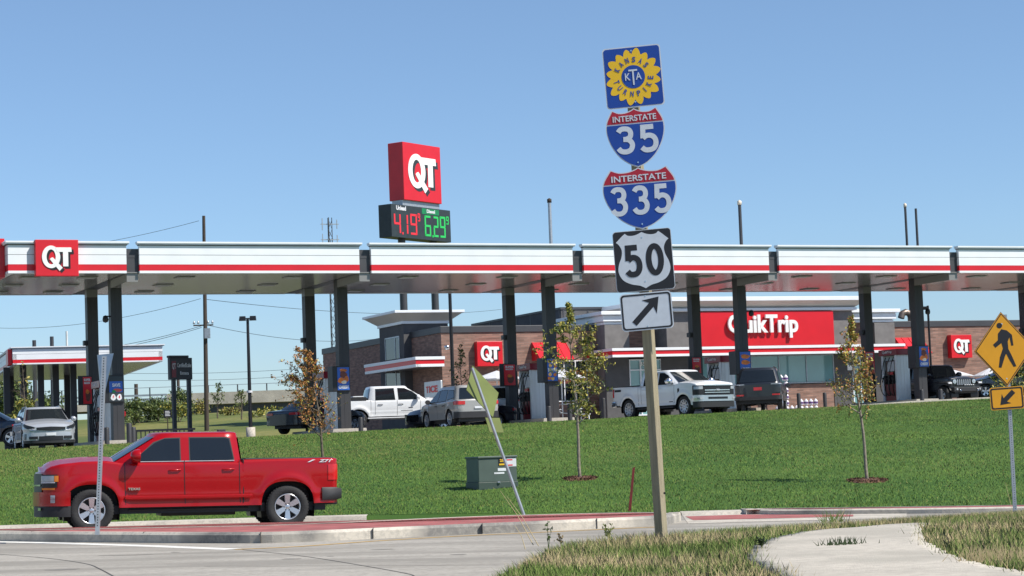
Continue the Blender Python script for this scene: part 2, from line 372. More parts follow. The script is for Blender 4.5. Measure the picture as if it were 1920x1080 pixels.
for xs in (np.linspace(-46, -3.2, 60), np.linspace(3.2, 5.0, 12)): mb.grid([[(x, YEf(x)-.42, zroad(x, 0)-.02) for x in xs], [(x, YEf(x)-.36, zedge(x)-.01) for x in xs], [(x, YEf(x)+.02, zedge(x)+.012) for x in xs], [(x, YEf(x)+.05, zedge(x)-.2) for x in xs]], smooth=False)
struct('kerb', mb, 'kerb')
mb = MB(); mb.grid(rows(-90, 70, 60, (0, .1, .3, 1), lambda x, t: (x, lerp(ycrest(x)+.1, 150, t), zlot(x, lerp(ycrest(x)+.1, 150, t)))))
struct('forecourt_paving', mb, 'lot')
mb = MB(); mb.grid([[(x, y, zlot(x, y)+.006) for x in np.linspace(-60, -10.5, 8)] for y in (96, 110, 127)]); struct('asphalt_drive', mb, 'asphalt')
mb = MB(); xs = np.linspace(13, 60, 40)     # lot kerb that shows along the crest on the right
kz = lambda x: zlawn(x, ycrest(x)) + .07*sst(12.5, 17, x)
mb.grid([[(x, ycrest(x)-.02, kz(x)-.2) for x in xs], [(x, ycrest(x), kz(x)) for x in xs], [(x, ycrest(x)+.25, kz(x)) for x in xs], [(x, ycrest(x)+.27, kz(x)-.25) for x in xs]], smooth=False)
struct('kerb', mb, 'kerb')
def zfield(x, y):
    b = zlot(clamp(x, -45, 45), 128); return b - .06 + .05*(min(max(y-128, 0), 62)) + .25*math.sin(x*.05)*math.sin(y*.06)
mb = MB(); mb.grid([[(x, y, zfield(x, y)-.02 if y < 400 else zfield(x, 400)) for x in np.linspace(-400, 400, 90)] for y in list(np.linspace(124, 230, 30))+[300, 600, 1500, 4000]])
struct('field', mb, 'field')
# left asphalt apron seen over the crest
ap = [G(px, py, lambda x, y: zlot(x, y)+.004, 50, 300) for px, py in ()]
# near verge
mb = MB(); R = []
for y in np.linspace(5, 40, 70):
    xe = interp(VE, y) + .06*math.sin(y*3.1) + .04*math.sin(y*7.3)
    R.append([(xe-.35, y+.25, zroad(xe, y)-.05), (xe-.08, y+.05, znear(xe, y)-.09)] + [(xe+d, y, znear(xe+d, y)) for d in (0, .3, .8, 1.5, 3, 5, 8, 12, 18)])
mb.grid(R); struct('verge', mb, 'soil')
# footpath on the verge
SWP = [(1380,1135),(1485,1083),(1475,1079),(1436,1062),(1418,1053),(1407,1045),(1407,1035),(1417,1023),(1450,1008),(1498,998),(1577,990),(1647,984),(1734,979.5),(1742,983),(1722,987),(1729,1014),(1755,1026),(1782,1039),(1836,1057),(1914,1071),(2000,1092),(2090,1135)]
zsw = lambda x, y: znear(x, y)+.05
SW = [G(px, py, zsw, 6) for px, py in SWP]; SW = [p for p in SW if p]
mb = MB(); RW = []
for y in np.arange(min(p.y for p in SW)+.01, max(p.y for p in SW)-.01, .09):
    xs_ = []
    for i in range(len(SW)):
        a, b = SW[i], SW[(i+1) % len(SW)]
        if (a.y > y) != (b.y > y): xs_.append(a.x+(b.x-a.x)*(y-a.y)/(b.y-a.y))
    if len(xs_) < 2: continue
    x0, x1 = min(xs_)+random.uniform(-.03, .03), max(xs_)+random.uniform(-.03, .03)
    RW.append([(x0, y, zsw(x0, y)-.1)]+[(lerp(x0, x1, t), y, zsw(lerp(x0, x1, t), y)) for t in np.linspace(0, 1, 14)]+[(x1, y, zsw(x1, y)-.1)])
mb.grid(RW)
struct('footpath', mb, 'conc')
# splitter islands
def inset(P, d):
    n = len(P); A = sum(P[i][0]*P[(i+1)%n][1]-P[(i+1)%n][0]*P[i][1] for i in range(n)); s = 1 if A > 0 else -1; out = []
    for i in range(n):
        a, b, c = Vector(P[i-1][:2]), Vector(P[i][:2]), Vector(P[(i+1)%n][:2])
        e1 = (b-a).normalized(); e2 = (c-b).normalized(); nn = (Vector((-e1.y, e1.x))+Vector((-e2.y, e2.x)))
        nn.normalize(); q = b+nn*d*s; out.append((q.x, q.y))
    return out
def resample(P, k=6):      # Catmull-Rom smoothing of a polyline
    out = []
    for i in range(len(P)-1):
        p0 = P[max(i-1,0)]; p1 = P[i]; p2 = P[i+1]; p3 = P[min(i+2,len(P)-1)]
        for j in range(k):
            t = j/k; out.append(tuple(.5*((2*p1[q])+(-p0[q]+p2[q])*t+(2*p0[q]-5*p1[q]+4*p2[q]-p3[q])*t*t+(-p0[q]+3*p1[q]-3*p2[q]+p3[q])*t**3) for q in range(2)))
    return out+[tuple(P[-1][:2])]
def island(front, back, h, kw):
    F_ = [G(px, py, zroad, 20) for px, py in front]; B_ = [G(px, py, lambda x, y: zroad(x, y)+h, 20) for px, py in back]
    F_ = resample([(p.x, p.y) for p in F_]); B_ = resample([(p.x, p.y) for p in B_]); P = F_ + B_[::-1]
    A1 = inset(P, .04); A2 = inset(P, kw); z = lambda p, d: zroad(*p)+d
    n = len(P); m = MB()
    L = [[(p[0], p[1], z(p, -.1)) for p in P], [(p[0], p[1], z(p, h*.75)) for p in P], [(p[0], p[1], z(p, h)) for p in A1], [(p[0], p[1], z(p, h)) for p in A2], [(p[0], p[1], z(p, h-.1)) for p in A2]]
    m.grid(L, closed=True, smooth=False); o = struct('kerb', m, 'kerb_worn')
    m = MB(); m.add([(p[0], p[1], z(p, h-.008)) for p in A2], [list(range(n))]); struct('island', m, 'paver')
island([(-120,1012.5),(0,1015),(183,1016.8),(350,1018.3),(490,1018.5),(600,1015),(700,1010.5),(860,1003),(1000,997),(1150,990),(1245,984.5),(1277,977)],
       [(-120,998),(30,993.5),(183,990.6),(290,988.6),(490,984.5),(600,980.5),(700,976),(860,969),(1000,964.5),(1130,961.5),(1225,960.3),(1262,962)], .17, .18)
island([(1393,963),(1440,965),(1534,964.8),(1633,963.8),(1802,962),(2080,957)], [(1400,955),(1430,953),(1600,950.8),(1760,948.7),(1900,946.5),(2080,944)], .1, .16)
def strip(name, pix, w, m, dz=.004, zf=zroad, cat=None):      # painted line / joint as a thin sheet
    P = [G(px, py, zf, 8) for px, py in pix]; P = resample([(p.x, p.y) for p in P if p], 4); rr = []
    for i, p in enumerate(P):
        a = Vector(P[max(i-1,0)]); b = Vector(P[min(i+1,len(P)-1)]); d = (b-a).normalized(); nn = Vector((-d.y, d.x))*w/2
        rr.append([(p[0]-nn.x, p[1]-nn.y, zf(*p)+dz), (p[0]+nn.x, p[1]+nn.y, zf(*p)+dz)])
    m_ = MB(); m_.grid(rr, smooth=False); return struct(name, m_, m)
strip('road_marking', [(-40,1015.7),(60,1017.5),(250,1023),(437,1030.3)], .3, 'line_white')
strip('road_marking', [(440,1030.6),(560,1025),(700,1015),(860,1005.5),(1000,999),(1150,992),(1240,988)], .13, 'line_yellow')
for P_ in ([(-20,1038),(90,1047),(160,1057),(185,1066),(215,1082)], [(455,1031),(560,1042),(640,1054),(760,1075),(775,1082)], [(383,1062),(600,1061.3),(960,1059.5)], [(90,1005),(300,1060)][:0], [(860,1003.5),(985,1080)][:0]):
    if P_: strip('expansion_joint', P_, .022, 'joint', .003)
for kx, ky in ((60, 1015.4), (489, 1018.6), (905, 1001.3), (1120, 991.5), (700, 1010.6), (270, 1017.4)):
    p = G(kx, ky, zroad, 20); m_ = MB(); m_.box((-.004, -.022, .01), (.004, .2, .1725)); o_ = struct('kerb_joint', m_, 'joint'); o_.location = p
def stain(px, py, w, d, k):
    p = G(px, py, zroad, 8); m_ = MB(); P = [(p.x+w*math.cos(t)*(1+.25*math.sin(3*t+k)), p.y+d*math.sin(t)*(1+.2*math.cos(2*t+k))) for t in np.linspace(0, 2*PI, 25)[:-1]]
    m_.add([(x, y, zroad(x, y)+.0025) for x, y in P], [list(range(24))]); struct('oil_stain', m_, 'stain')
M['stain'] = layered('stain', (.21, .195, .17), (.26, .24, .205), (.19, .175, .155), 1.5, 12, .7, .1)
for k, (px, py, w, d) in enumerate(((235, 1041, .35, .12), (328, 1036, .07, .05), (545, 1048, .12, .12), (620, 1043, .05, .05), (720, 1030, .16, .1), (120, 1068, .2, .15), (860, 1040, .1, .1))): stain(px, py, w, d, k)
def flat(name, pix, m, dz, zf=zroad):
    P = [G(px, py, zf, 8) for px, py in pix]; m_ = MB(); m_.add([(p.x, p.y, p.z+dz) for p in P], [list(range(len(P)))]); return struct(name, m_, m)
flat('crosswalk', [(1278,964),(1395,962.5),(1700,962.5),(1700,971),(1290,982)], 'kerb', .004)
flat('crosswalk_pavers', [(1285,969),(1395,965.5),(1600,965.5),(1600,969),(1300,976)], 'paver', .008)

# ------------------------------------------------------------------ fuel canopies
CA = .4107; KC = 4/3; CO = Vector((2.568*KC, 65.963*KC, 0)); CZC = 1.2+5.535*KC; L_, GP, T0, CW = 6.6*KC, .372*KC, -14.291*KC, 7.48*KC; FH = .898
def fascia(m, x0, x1, y0=0., H=FH, cap0=1, cap1=1, mi=(0, 1, 2), k=KC):
    """one straight run along local x, face at y=y0 looking to -y, bottom z=0"""
    w, r, d = mi
    for a, b, ov, oy, mt in ((0, .07, 0, 0, w), (.07, .25, 0, .004, r), (.25, .515, 0, 0, w), (.515, .527, 0, .02, d), (.527, .79, 0, -.003, w), (.79, .815, .03, -.03, d), (.815, .85, .08, -.09, w), (.85, H, .1, -.12, w)):
        m.box((x0-ov*cap0, y0+oy, a*k), (x1+ov*cap1, y0+.2, b*k), mt)
QT_Q = None
def logo(m, cx, cz, h, y, t=.03, mi_w=0, mi_b=1):
    """white QT monogram, dark drop shadow behind; h = letter height, face at y (towards -y)"""
    for dx, dz, yy, mi in ((.1*h, -.085*h, y+.02, mi_b), (0, 0, y, mi_w)):
        qx = cx-.25*h+dx; qz = cz+dz
        m.ring(circ(.5*h, 40, qx, qz, .40*h), circ(.33*h, 40, qx, qz, .20*h), yy-t, yy, mi)
        m.poly([(qx+.0*h, qz-.04*h), (qx+.12*h, qz+.06*h) if 0 else (qx+.07*h, qz-.02*h), (qx+.15*h, qz-.1*h), (qx+.5*h, qz-.48*h), (qx+.36*h, qz-.62*h), (qx+.26*h, qz-.5*h), (qx+.02*h, qz-.2*h), (qx-.06*h, qz-.1*h)], yy-t-.003, yy-.003, mi)
        tx = cx+.3*h+dx
        m.poly([(tx-.36*h, qz+.42*h), (tx+.34*h, qz+.42*h), (tx+.36*h, qz+.22*h), (tx+.2*h, qz+.22*h), (tx+.2*h, qz-.42*h), (tx-.03*h, qz-.42*h), (tx-.03*h, qz+.22*h), (tx-.3*h, qz+.22*h)], yy-t-.006, yy-.006, mi)
can = root('fuel_canopy', CO, CA, 'long white canopy with a red stripe on dark columns, before the brick shop', 'canopy')
CL = loc_of(CO, CA, 15.5, 513, 0)[0]
segs = [(CL, T0-GP)] + [(T0+k*(L_+GP), T0+k*(L_+GP)+L_) for k in range(0, 8)]
for i, (a, b) in enumerate(segs):
    m = MB(); fascia(m, a, b); m.T = None
    o = m.build('fascia_panel', ['white_metal', 'red_panel', 'dark_grey'], can); o.location = (0, 0, CZC)
    m = MB(); m.T = Matrix.Translation((0, CW, 0)) @ Matrix.Rotation(PI, 4, 'Z'); fascia(m, -b, -a)
    o = m.build('fascia_panel', ['white_metal', 'red_panel', 'dark_grey'], can); o.location = (0, 0, CZC)
    if i < len(segs)-1:
        m = MB(); m.box((b-.02, .16, 0), (b+GP+.02, CW-.16, .94), 0); o = m.build('spacer_panel', 'dark_grey', can); o.location = (0, 0, CZC)
CR = segs[-1][1]
m = MB(); m.T = Matrix.Translation((CL, 0, 0)) @ Matrix.Rotation(-PI/2, 4, 'Z') @ Matrix.Translation((-CW, 0, 0)); fascia(m, .2, CW-.2, 0, FH, 1, 1)
o = m.build('fascia_panel', ['white_metal', 'red_panel', 'dark_grey'], can); o.location = (0, 0, CZC)
m = MB(); m.box((CL+.1, .1, .012), (CR-.1, CW-.1, .05)); o = m.build('ceiling', 'soffit', can); o.location = (0, 0, CZC)
m = MB(); m.box((CL+.15, .15, .6), (CR-.15, CW-.15, .7)); o = m.build('roof_deck', 'dark_grey', can); o.location = (0, 0, CZC)
ND, FD = 2.35*KC, 5.55*KC
cols_x = [(segs[i][1]+segs[i+1][0])/2 for i in range(len(segs)-1)]
def colz(x, y):
    p = CO + Vector((math.cos(CA), math.sin(CA), 0))*x + Vector((-math.sin(CA), math.cos(CA), 0))*y; return p
for x in cols_x:
    for y in (ND, FD):
        p = colz(x, y); zb = zlot(p.x, p.y)-.1
        m = MB(); m.box((x-.22, y-.22, zb), (x+.22, y+.22, CZC-.32)); m.box((x-.06, y-.228, zb), (x+.06, y-.22, CZC-.32))
        if y == FD: m.box((x-.22, y-.22, CZC-.32), (x+.22, y+.22, CZC+.012), 1)
        else: m.box((x-.22, y-.22, CZC-.32), (x-.13, y+.22, CZC+.012), 0)
        m.build('column', ['column_grey', 'soffit_dark'], can, bevel=.012)
        # small black floodlight clamped on the shaft
        ci = cols_x.index(x)
        if y == FD:
            m = MB(); zz = 6.3; m.box((x-.36, y-.14, zz), (x-.22, y+.14, zz+.2)); m.build('floodlight', 'black', can)
        elif ci in (0, 3, 4):
            sg = -1 if ci == 0 else 1; zz = 7.05; m = MB(); m.tube([(x+sg*.22, y-.1, zz+.12), (x+sg*.42, y-.2, zz+.12)], .03, 6); m.lathe([(.001, -.14), (.1, -.1), (.12, 0), (.09, .12), (.001, .16)], 10, 0, 'z', (x+sg*.44, y-.22, zz)); m.build('camera_housing', 'black', can)
    m = MB(); m.box((x-.215, .16, -.315), (x+.215, ND+.215, .01)); o = m.build('beam', 'soffit', can); o.location = (0, 0, CZC)
for i in range(len(segs)):
    a, b = segs[i]
    for fx in (.25, .75):
        for y in (1.8, 5.2, 8.4):
            x = lerp(a, b, fx); m = MB(); m.box((x-.35, y-.35, -.02), (x+.35, y+.35, .01)); m.box((x-.3, y-.3, -.03), (x+.3, y+.3, -.02), 1)
            o = m.build('ceiling_light', ['soffit', 'lens'], can); o.location = (0, 0, CZC)
def logo_box(name, parent, x0, x1, z0, z1, y0, y1, cx=None, cz=None, h=None, lettern='logo'):
    m = MB(); m.box((x0, y0, z0), (x1, y1, z1)); o = m.build(name, 'red_panel', parent, bevel=.015)
    m = MB(); w = x1-x0; logo(m, cx if cx else x0+.49*w, cz if cz else z0+.5*(z1-z0)+.02*w, h or .62*(z1-z0), y0-.001)
    m.build(lettern, ['white_paint', 'black'], o); return o
x0, z1 = loc_of(CO, CA, 66, 449, -.3); x1, z0 = loc_of(CO, CA, 148, 517.5, -.3)
lb = logo_box('sign_box', can, x0, x1, z0, z1, -.3, -.01)
m = MB(); m.box((CL-.36, .6, CZC-.1), (CL-.01, 2.6, CZC+1.35)); m.build('sign_box', 'red_panel', can)

# second (lorry) canopy on the left, further back
C2A = .309; p_ = W(305, 677.5, 111); C2O = Vector((p_.x, p_.y, 0)); z2 = p_.z
can2 = root('fuel_canopy', C2O, C2A, 'smaller white canopy with a red stripe behind the silver car, at the left edge', 'canopy')
C2L = loc_of(C2O, C2A, 24, 683, 0)[0]; D2 = 19.5
m = MB(); fascia(m, C2L, 0, k=1); o = m.build('fascia_panel', ['white_metal', 'red_panel', 'dark_grey'], can2); o.location = (0, 0, z2)
m = MB(); m.T = Matrix.Rotation(PI/2, 4, 'Z'); fascia(m, 0, D2, k=1); o = m.build('fascia_panel', ['white_metal', 'red_panel', 'dark_grey'], can2); o.location = (0, 0, z2)
m = MB(); m.T = Matrix.Translation((0, D2, 0)) @ Matrix.Rotation(PI, 4, 'Z'); fascia(m, 0, -C2L, k=1); o = m.build('fascia_panel', ['white_metal', 'red_panel', 'dark_grey'], can2); o.location = (0, 0, z2)
m = MB(); m.T = Matrix.Translation((C2L, 0, 0)) @ Matrix.Rotation(-PI/2, 4, 'Z') @ Matrix.Translation((-D2, 0, 0)); fascia(m, 0, D2, k=1); o = m.build('fascia_panel', ['white_metal', 'red_panel', 'dark_grey'], can2); o.location = (0, 0, z2)
m = MB(); m.box((C2L+.1, .1, .012), (-.1, D2-.1, .06)); o = m.build('ceiling', 'soffit', can2); o.location = (0, 0, z2)
m = MB(); m.box((C2L-.22, .25, 0), (C2L-.02, 1.6, .8)); o = m.build('sign_box', 'red_panel', can2); o.location = (0, 0, z2)
for px, yy in ((12, 3), (43, 3), (76, 3), (104, 3), (137, 3), (20, 14), (125, 14)):
    x = loc_of(C2O, C2A, px, 690, yy)[0]; m = MB(); m.box((x-.16, yy-.16, .6), (x+.16, yy+.16, z2+.01)); m.build('column', 'column_grey', can2)
#BUILDING
# ------------------------------------------------------------------ shop
BO = W(1160, 781, 115); BZ = BO.z; BO = Vector((BO.x, BO.y, 0)); BA = CA
shop = root('store_building', BO, BA, 'long brown brick petrol station shop with white cornices and a big red sign board', 'shop')
def bl(px, py, y=0): return loc_of(BO, BA, px, py, y)
def bs(px, py, xl): return loc_side(BO, BA, px, py, xl)
ZB = BZ - 1.2
def fbox(m, px0, px1, pt, pb, y0, y1, mi=0):     # box on the facade from pixel limits; pb None -> ground
    xm = (px0+px1)/2
    x0 = bl(px0, pt, y0)[0]; x1 = bl(px1, pt, y0)[0]; zt = bl(xm, pt, y0)[1]; zb = ZB if pb is None else bl(xm, pb, y0)[1]
    m.box((x0, y0, zb), (x1, y1, zt), mi); return x0, x1, zb, zt
WX = bl(829.5, 700, 0)[0]; ZW = bl(900, 611, 0)[1]; BD = bs(605, 651, WX)[0]
EX = bl(2150, 650, 0)[0]
ZW2 = ZW
m = MB(); m.box((WX, 0, ZB), (EX, BD, ZW-.35)); m.build('wall', 'brick', shop)
m = MB(); m.box((WX-.06, -.06, ZW-.35), (EX+.06, BD+.06, ZW)); m.build('parapet_coping', 'dark_grey', shop, bevel=.02)
# grey entrance blocks
def cornice(name, x0, x1, y0, y1, z0, z1, steps, matn='white_metal'):
    m = MB(); n = len(steps)
    for i, (ta, tb, ov, mi) in enumerate(steps):
        m.box((x0-ov, y0-ov, lerp(z0, z1, ta)), (x1+ov, y1+ov, lerp(z0, z1, tb)), mi)
    return m.build(name, [matn, 'cream_metal', 'dark_grey'], shop, bevel=.012)
st = [(0, .18, .0, 0), (.18, .24, -.05, 0), (.24, .66, .12, 0), (.66, .74, .08, 0), (.74, 1, .3, 0)]
# side blocks (lower) with pilasters
for (a, b, ca, cb, ct, cbm) in ((1133, 1179, 1126, 1262, 583, 608), (1639, 1677, 1597, 1688, 579, 604)):
    yb = -1.0
    m = MB(); x0, x1, _, zt = fbox(m, a, b, cbm+1, None, yb, 3.0); m.build('pilaster', 'stucco', shop, bevel=.02)
    cx0 = bl(ca, ct, yb-.3)[0]+.3; cx1 = bl(cb, ct, yb-.3)[0]-.3; zc1 = bl((ca+cb)/2, ct, yb-.3)[1]; zc0 = bl((ca+cb)/2, cbm, yb)[1]
    if a == 1133: cx0 = x0-.0
    cornice('cornice', cx0, cx1, yb, 5.5, zc0, zc1, st)
    m = MB(); m.box((cx0+.05, yb+.5, zc0-1.6 if a == 1133 else zc0-1.5), (cx1-.05, 5.4, zc0-.002)); m.build('upper_wall', 'brick', shop)
xa = bl(1177, 640, -.5)[0]; xb = bl(1250, 640, -.5)[0]
m = MB(); m.box((xa, -.25, ZB), (xb, .8, bl(1200, 618, -.25)[1])); m.build('brick_panel', 'brick', shop)
xa = bl(1596, 640, -.5)[0]; xb = bl(1640, 640, -.5)[0]
m = MB(); m.box((xa, -.25, ZB), (xb, .8, bl(1618, 606, -.25)[1])); m.build('brick_panel', 'brick', shop)
# main tower block
yt = -1.9
m = MB(); tx0, tx1, _, tzt = fbox(m, 1248, 1597, 584, None, yt, 7, 0); m.build('tower_wall', 'stucco', shop, bevel=.02)
m = MB(); tz0 = bl(1420, 583, yt)[1]; tz1 = bl(1420, 556, yt-.7)[1]
H_ = tz1-tz0
m.box((tx0-.15, yt-.3, tz0), (tx1+.15, 7.15, tz0+.2*H_), 0); m.box((tx0-.1, yt-.1, tz0-.02), (tx1+.1, 7.1, tz0+.25*H_), 0)
a_, b_ = .12, .62
m.hexa([(tx0-a_, yt-a_, tz0+.22*H_), (tx1+a_, yt-a_, tz0+.22*H_), (tx1+a_, 7+a_, tz0+.22*H_), (tx0-a_, 7+a_, tz0+.22*H_)],
       [(tx0-b_, yt-b_, tz0+.7*H_), (tx1+b_, yt-b_, tz0+.7*H_), (tx1+b_, 7+b_, tz0+.7*H_), (tx0-b_, 7+b_, tz0+.7*H_)], 1)
m.box((tx0-.7, yt-.7, tz0+.7*H_), (tx1+.7, 7.7, tz1), 0)
m.build('cornice', ['white_metal', 'cream_metal'], shop, bevel=.01)
yr = yt-.3
m = MB(); rx0, rx1, rz0, rz1 = fbox(m, 1309, 1562, 583.5, 648.5, yr, yt+.1); rb = m.build('sign_board', 'red_panel', shop, bevel=.02)
m = MB(); lx0, lz1 = bl(1364, 590, yr-.15); lx1, lz0 = bl(1497, 633, yr-.15)
m.text('QuikTrip', lx0, lx1, lz0, lz1, yr-.2, yr-.08, 0, bold=.03); m.build('lettering', 'white_paint', rb)
# entrance eave with stripe
ye = yt-1.25
def eave(m, x0, x1, y0, z0, z1):
    h = z1-z0
    m.box((x0, y0, z0), (x1, y0+.25, z0+.27*h), 0); m.box((x0, y0+.006, z0+.27*h), (x1, y0+.25, z0+.7*h), 1); m.box((x0-.03, y0-.04, z0+.7*h), (x1+.03, y0+.25, z1), 0)
ex0, ez1 = bl(1148, 653.7, ye); ez0 = bl(1148, 671.5, ye)[1]; ex1 = bl(1696, 651, ye)[0]
ez0b = bl(1560, 661, ye)[1]; ez1b = bl(1560, 645.5, ye)[1]
ez0 = (ez0+ez0b)/2; ez1 = (ez1+ez1b)/2
m = MB(); eave(m, ex0, ex1, ye, ez0, ez1)
m.T = Matrix.Translation((ex0, ye, 0)) @ Matrix.Rotation(-PI/2, 4, 'Z') @ Matrix.Translation((-3.2, 0, 0)); eave(m, 0, 3.2-.01, 0, ez0, ez1)
m.T = Matrix.Translation((ex1, ye, 0)) @ Matrix.Rotation(PI/2, 4, 'Z'); eave(m, .01, 3.2, 0, ez0, ez1); m.T = None
m.box((ex0+.2, ye+.2, ez0+.03), (ex1-.2, .0, ez0+.12), 2); m.box((ex0+.2, ye+.2, ez1-.1), (ex1-.2, 0, ez1-.03), 2)
m.build('entrance_eave', ['white_metal', 'red_panel', 'soffit_dark'], shop)
# ground floor under the eave (front wall plane a little behind the pilasters)
yw = -1.55; yp = yt-.12
def window(px0, px1, pt, pb, y, npane, name='window', frame='galv', glass='glass_teal', fr=.05, zt=None, zb=None, parent=None):
    x0 = bl(px0, pt, y)[0]; x1 = bl(px1, pt, y)[0]; xm = (px0+px1)/2; z1 = bl(xm, pt, y)[1]; z0 = bl(xm, pb, y)[1]
    m = MB(); m.box((x0, y-.05, z1-fr), (x1, y+.05, z1)); m.box((x0, y-.09, z0), (x1, y+.05, z0+fr))
    for i in range(npane+1):
        x = lerp(x0, x1-fr, i/npane); m.box((x, y-.047, z0+fr), (x+fr, y+.05, z1-fr))
    o = m.build(name, frame, parent or shop)
    for i in range(npane):
        xl_ = lerp(x0, x1-fr, i/npane)+fr; xr_ = lerp(x0, x1-fr, (i+1)/npane)
        m = MB(); m.box((xl_, y, z0+fr), (xr_, y+.015, z1-fr)); m.build('pane', glass, o)
    return o, x0, x1, z0, z1
ghz = bl(1500, 664, yp)[1]
dk = MB(); 
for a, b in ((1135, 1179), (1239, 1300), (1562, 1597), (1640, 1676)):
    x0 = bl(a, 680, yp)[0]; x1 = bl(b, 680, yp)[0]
    q = MB(); q.box((x0, yp, ZB), (x1, yt+.05, ez0+.02)); q.build('pilaster', 'dark_stucco', shop, bevel=.015)  # eave shade put into the colour: darker than the stucco above
x0 = bl(1392, 700, yt-.06)[0]; x1 = bl(1565, 700, yt-.06)[0]
q = MB(); q.box((x0, yt-.08, ZB), (x1, yt+.05, bl(1480, 721, yt-.08)[1])); q.build('brick_panel', 'brick', shop)
window(1300, 1562, 666.5, 720.3, yt-.1, 5)
# entrance doors left and right: teal side lights with white frames
for (a, b) in ((1179, 1240), (1597, 1640)):
    y = yp+.05
    x0 = bl(a, 680, y)[0]; x1 = bl(b, 680, y)[0]; zt_ = bl((a+b)/2, 673.5 if a < 1300 else 664, y)[1]; zb_ = bl((a+b)/2, 779 if a < 1300 else 765, y)[1]
    q = MB(); q.box((x0, y+.08, ZB), (x1, y+.3, zt_+.3)); q.build('recess_wall', 'black', shop)
    zm = zb_+.8*(zt_-zb_)
    q = MB()
    for t in (0, .33, .66, .97): q.box((lerp(x0, x1, t), y-.04, zb_), (lerp(x0, x1, t)+.06, y+.05, zt_))
    for z in (zb_, zm, zt_-.06): q.box((x0+.06, y-.035, z), (x1, y+.05, z+.06))
    d = q.build('door', 'white_metal', shop)
    q = MB(); q.box((x0, y+.052, zb_), (x1, y+.07, zt_)); q.build('pane', 'glass_teal', d)
    if a < 1300:
        q = MB(); nx, nz = bl(1199.5, 686, y-.05); nx1, nz1 = bl(1217, 678, y-.05)
        q.text('353', nx, nx1, nz, nz1, y-.06, y-.045, 0, .02); q.build('door_number', 'white_paint', d)
q = MB(); hx, hz = bl(1588, 672, yp-.05); hx1, hz1 = bl(1599, 694, yp-.05); q.box((hx, yp-.08, hz1), (hx1, yp-.03, hz))
q.box((hx+.05, yp-.084, lerp(hz1, hz, .45)), (hx1-.05, yp-.079, hz-.08), 1); q.build('notice', ['white_paint', 'sign_blue'], shop)
# roof screen behind the parapet
m = MB(); sy = 4.5; sx0, sz1 = bl(1052, 576, sy); sx1 = bl(1240, 576, sy)[0]
m.box((sx0, sy, ZW-.1), (sx1, BD-2, sz1))
for i in range(7): m.box((sx0-.02, sy+.2+i*2.0, ZW-.1), (sx0+.05, sy+.3+i*2.0, sz1-.05), 1)
for i in range(4): m.box((sx0+.1+i*1.5, sy-.03, ZW-.1), (sx0+.18+i*1.5, sy+.02, sz1-.05), 1)
m.box((sx0-.06, sy-.06, sz1-.12), (sx1, BD-1.9, sz1), 1); m.build('roof_screen', ['dark_stucco', 'dark_grey'], shop)
# exhaust elbow on the right roof
gx, gz = bl(1703, 601, 3); pr = [(gx+.2, 3, gz-.4), (gx+.2, 3, gz+.2), (gx+.1, 3, gz+.42), (gx-.15, 3, gz+.5), (gx-.4, 3, gz+.42), (gx-.5, 3, gz+.15)]
m = MB(); m.tube(pr, .2, 12); m.build('exhaust_vent', 'vent_metal', shop)
# logo boxes on both brick wings
for (a, b, t, bt) in ((893.5, 943, 640.5, 686), (1782, 1823, 628, 670.5)):
    x0, z1 = bl(a, t, -.35); x1, z0 = bl(b, bt, -.35); logo_box('sign_box', shop, x0, x1, z0, z1, -.38, -.0)
# red awnings with a window under each
for (a, b, c, d, t, bt) in ((997, 1062, 1012, 1077, 642.5, 674), (1677, 1737, 1697, 1748, 633.5, 662)):
    x0, z1 = bl(a, t, -.02); x1 = bl(b, t, -.02)[0]; z0 = bl((c+d)/2, bt, -1.1)[1]; xa = x0-.02; xb_ = bl(d, bt, -1.1)[0]
    m = MB()
    m.hexa([(xa, -1.1, z0), (xb_, -1.1, z0), (xb_, 0, z0), (xa, 0, z0)], [(xa, -.06, z1), (xb_, -.06, z1), (xb_, 0, z1), (xa, 0, z1)])
    k = int((xb_-xa)/.42)
    for i in range(k+1):
        x = lerp(xa, xb_-.03, i/k); m.hexa([(x, -1.13, z0), (x+.03, -1.13, z0), (x+.03, -1.1, z0), (x, -1.1, z0)], [(x, -.09, z1+.02), (x+.03, -.09, z1+.02), (x+.03, -.06, z1), (x, -.06, z1)])
    m.build('awning', 'red_panel', shop)
o_, x0, x1, z0, z1 = window(1034, 1100, 676, 753, -.03, 3, glass='glass_dark', frame='white_metal')
for i, (c, mi) in enumerate((('ad_brown', 0), ('ad_orange', 0), ('ad_yellow', 0))):
    q = MB(); xx = lerp(x0, x1, .08+.31*i); 
    P_ = [(xx+.55+.5*math.cos(t)*(1+.12*math.sin(3*t+i)), lerp(z0, z1, .6)+.36*math.sin(t)) for t in np.linspace(0, 2*PI, 20)[:-1]]
    q.poly(P_, -.04, -.03); q.build('poster', c, o_)
window(1701, 1716, 667, 690, -.03, 1, glass='glass_dark', frame='white_metal')
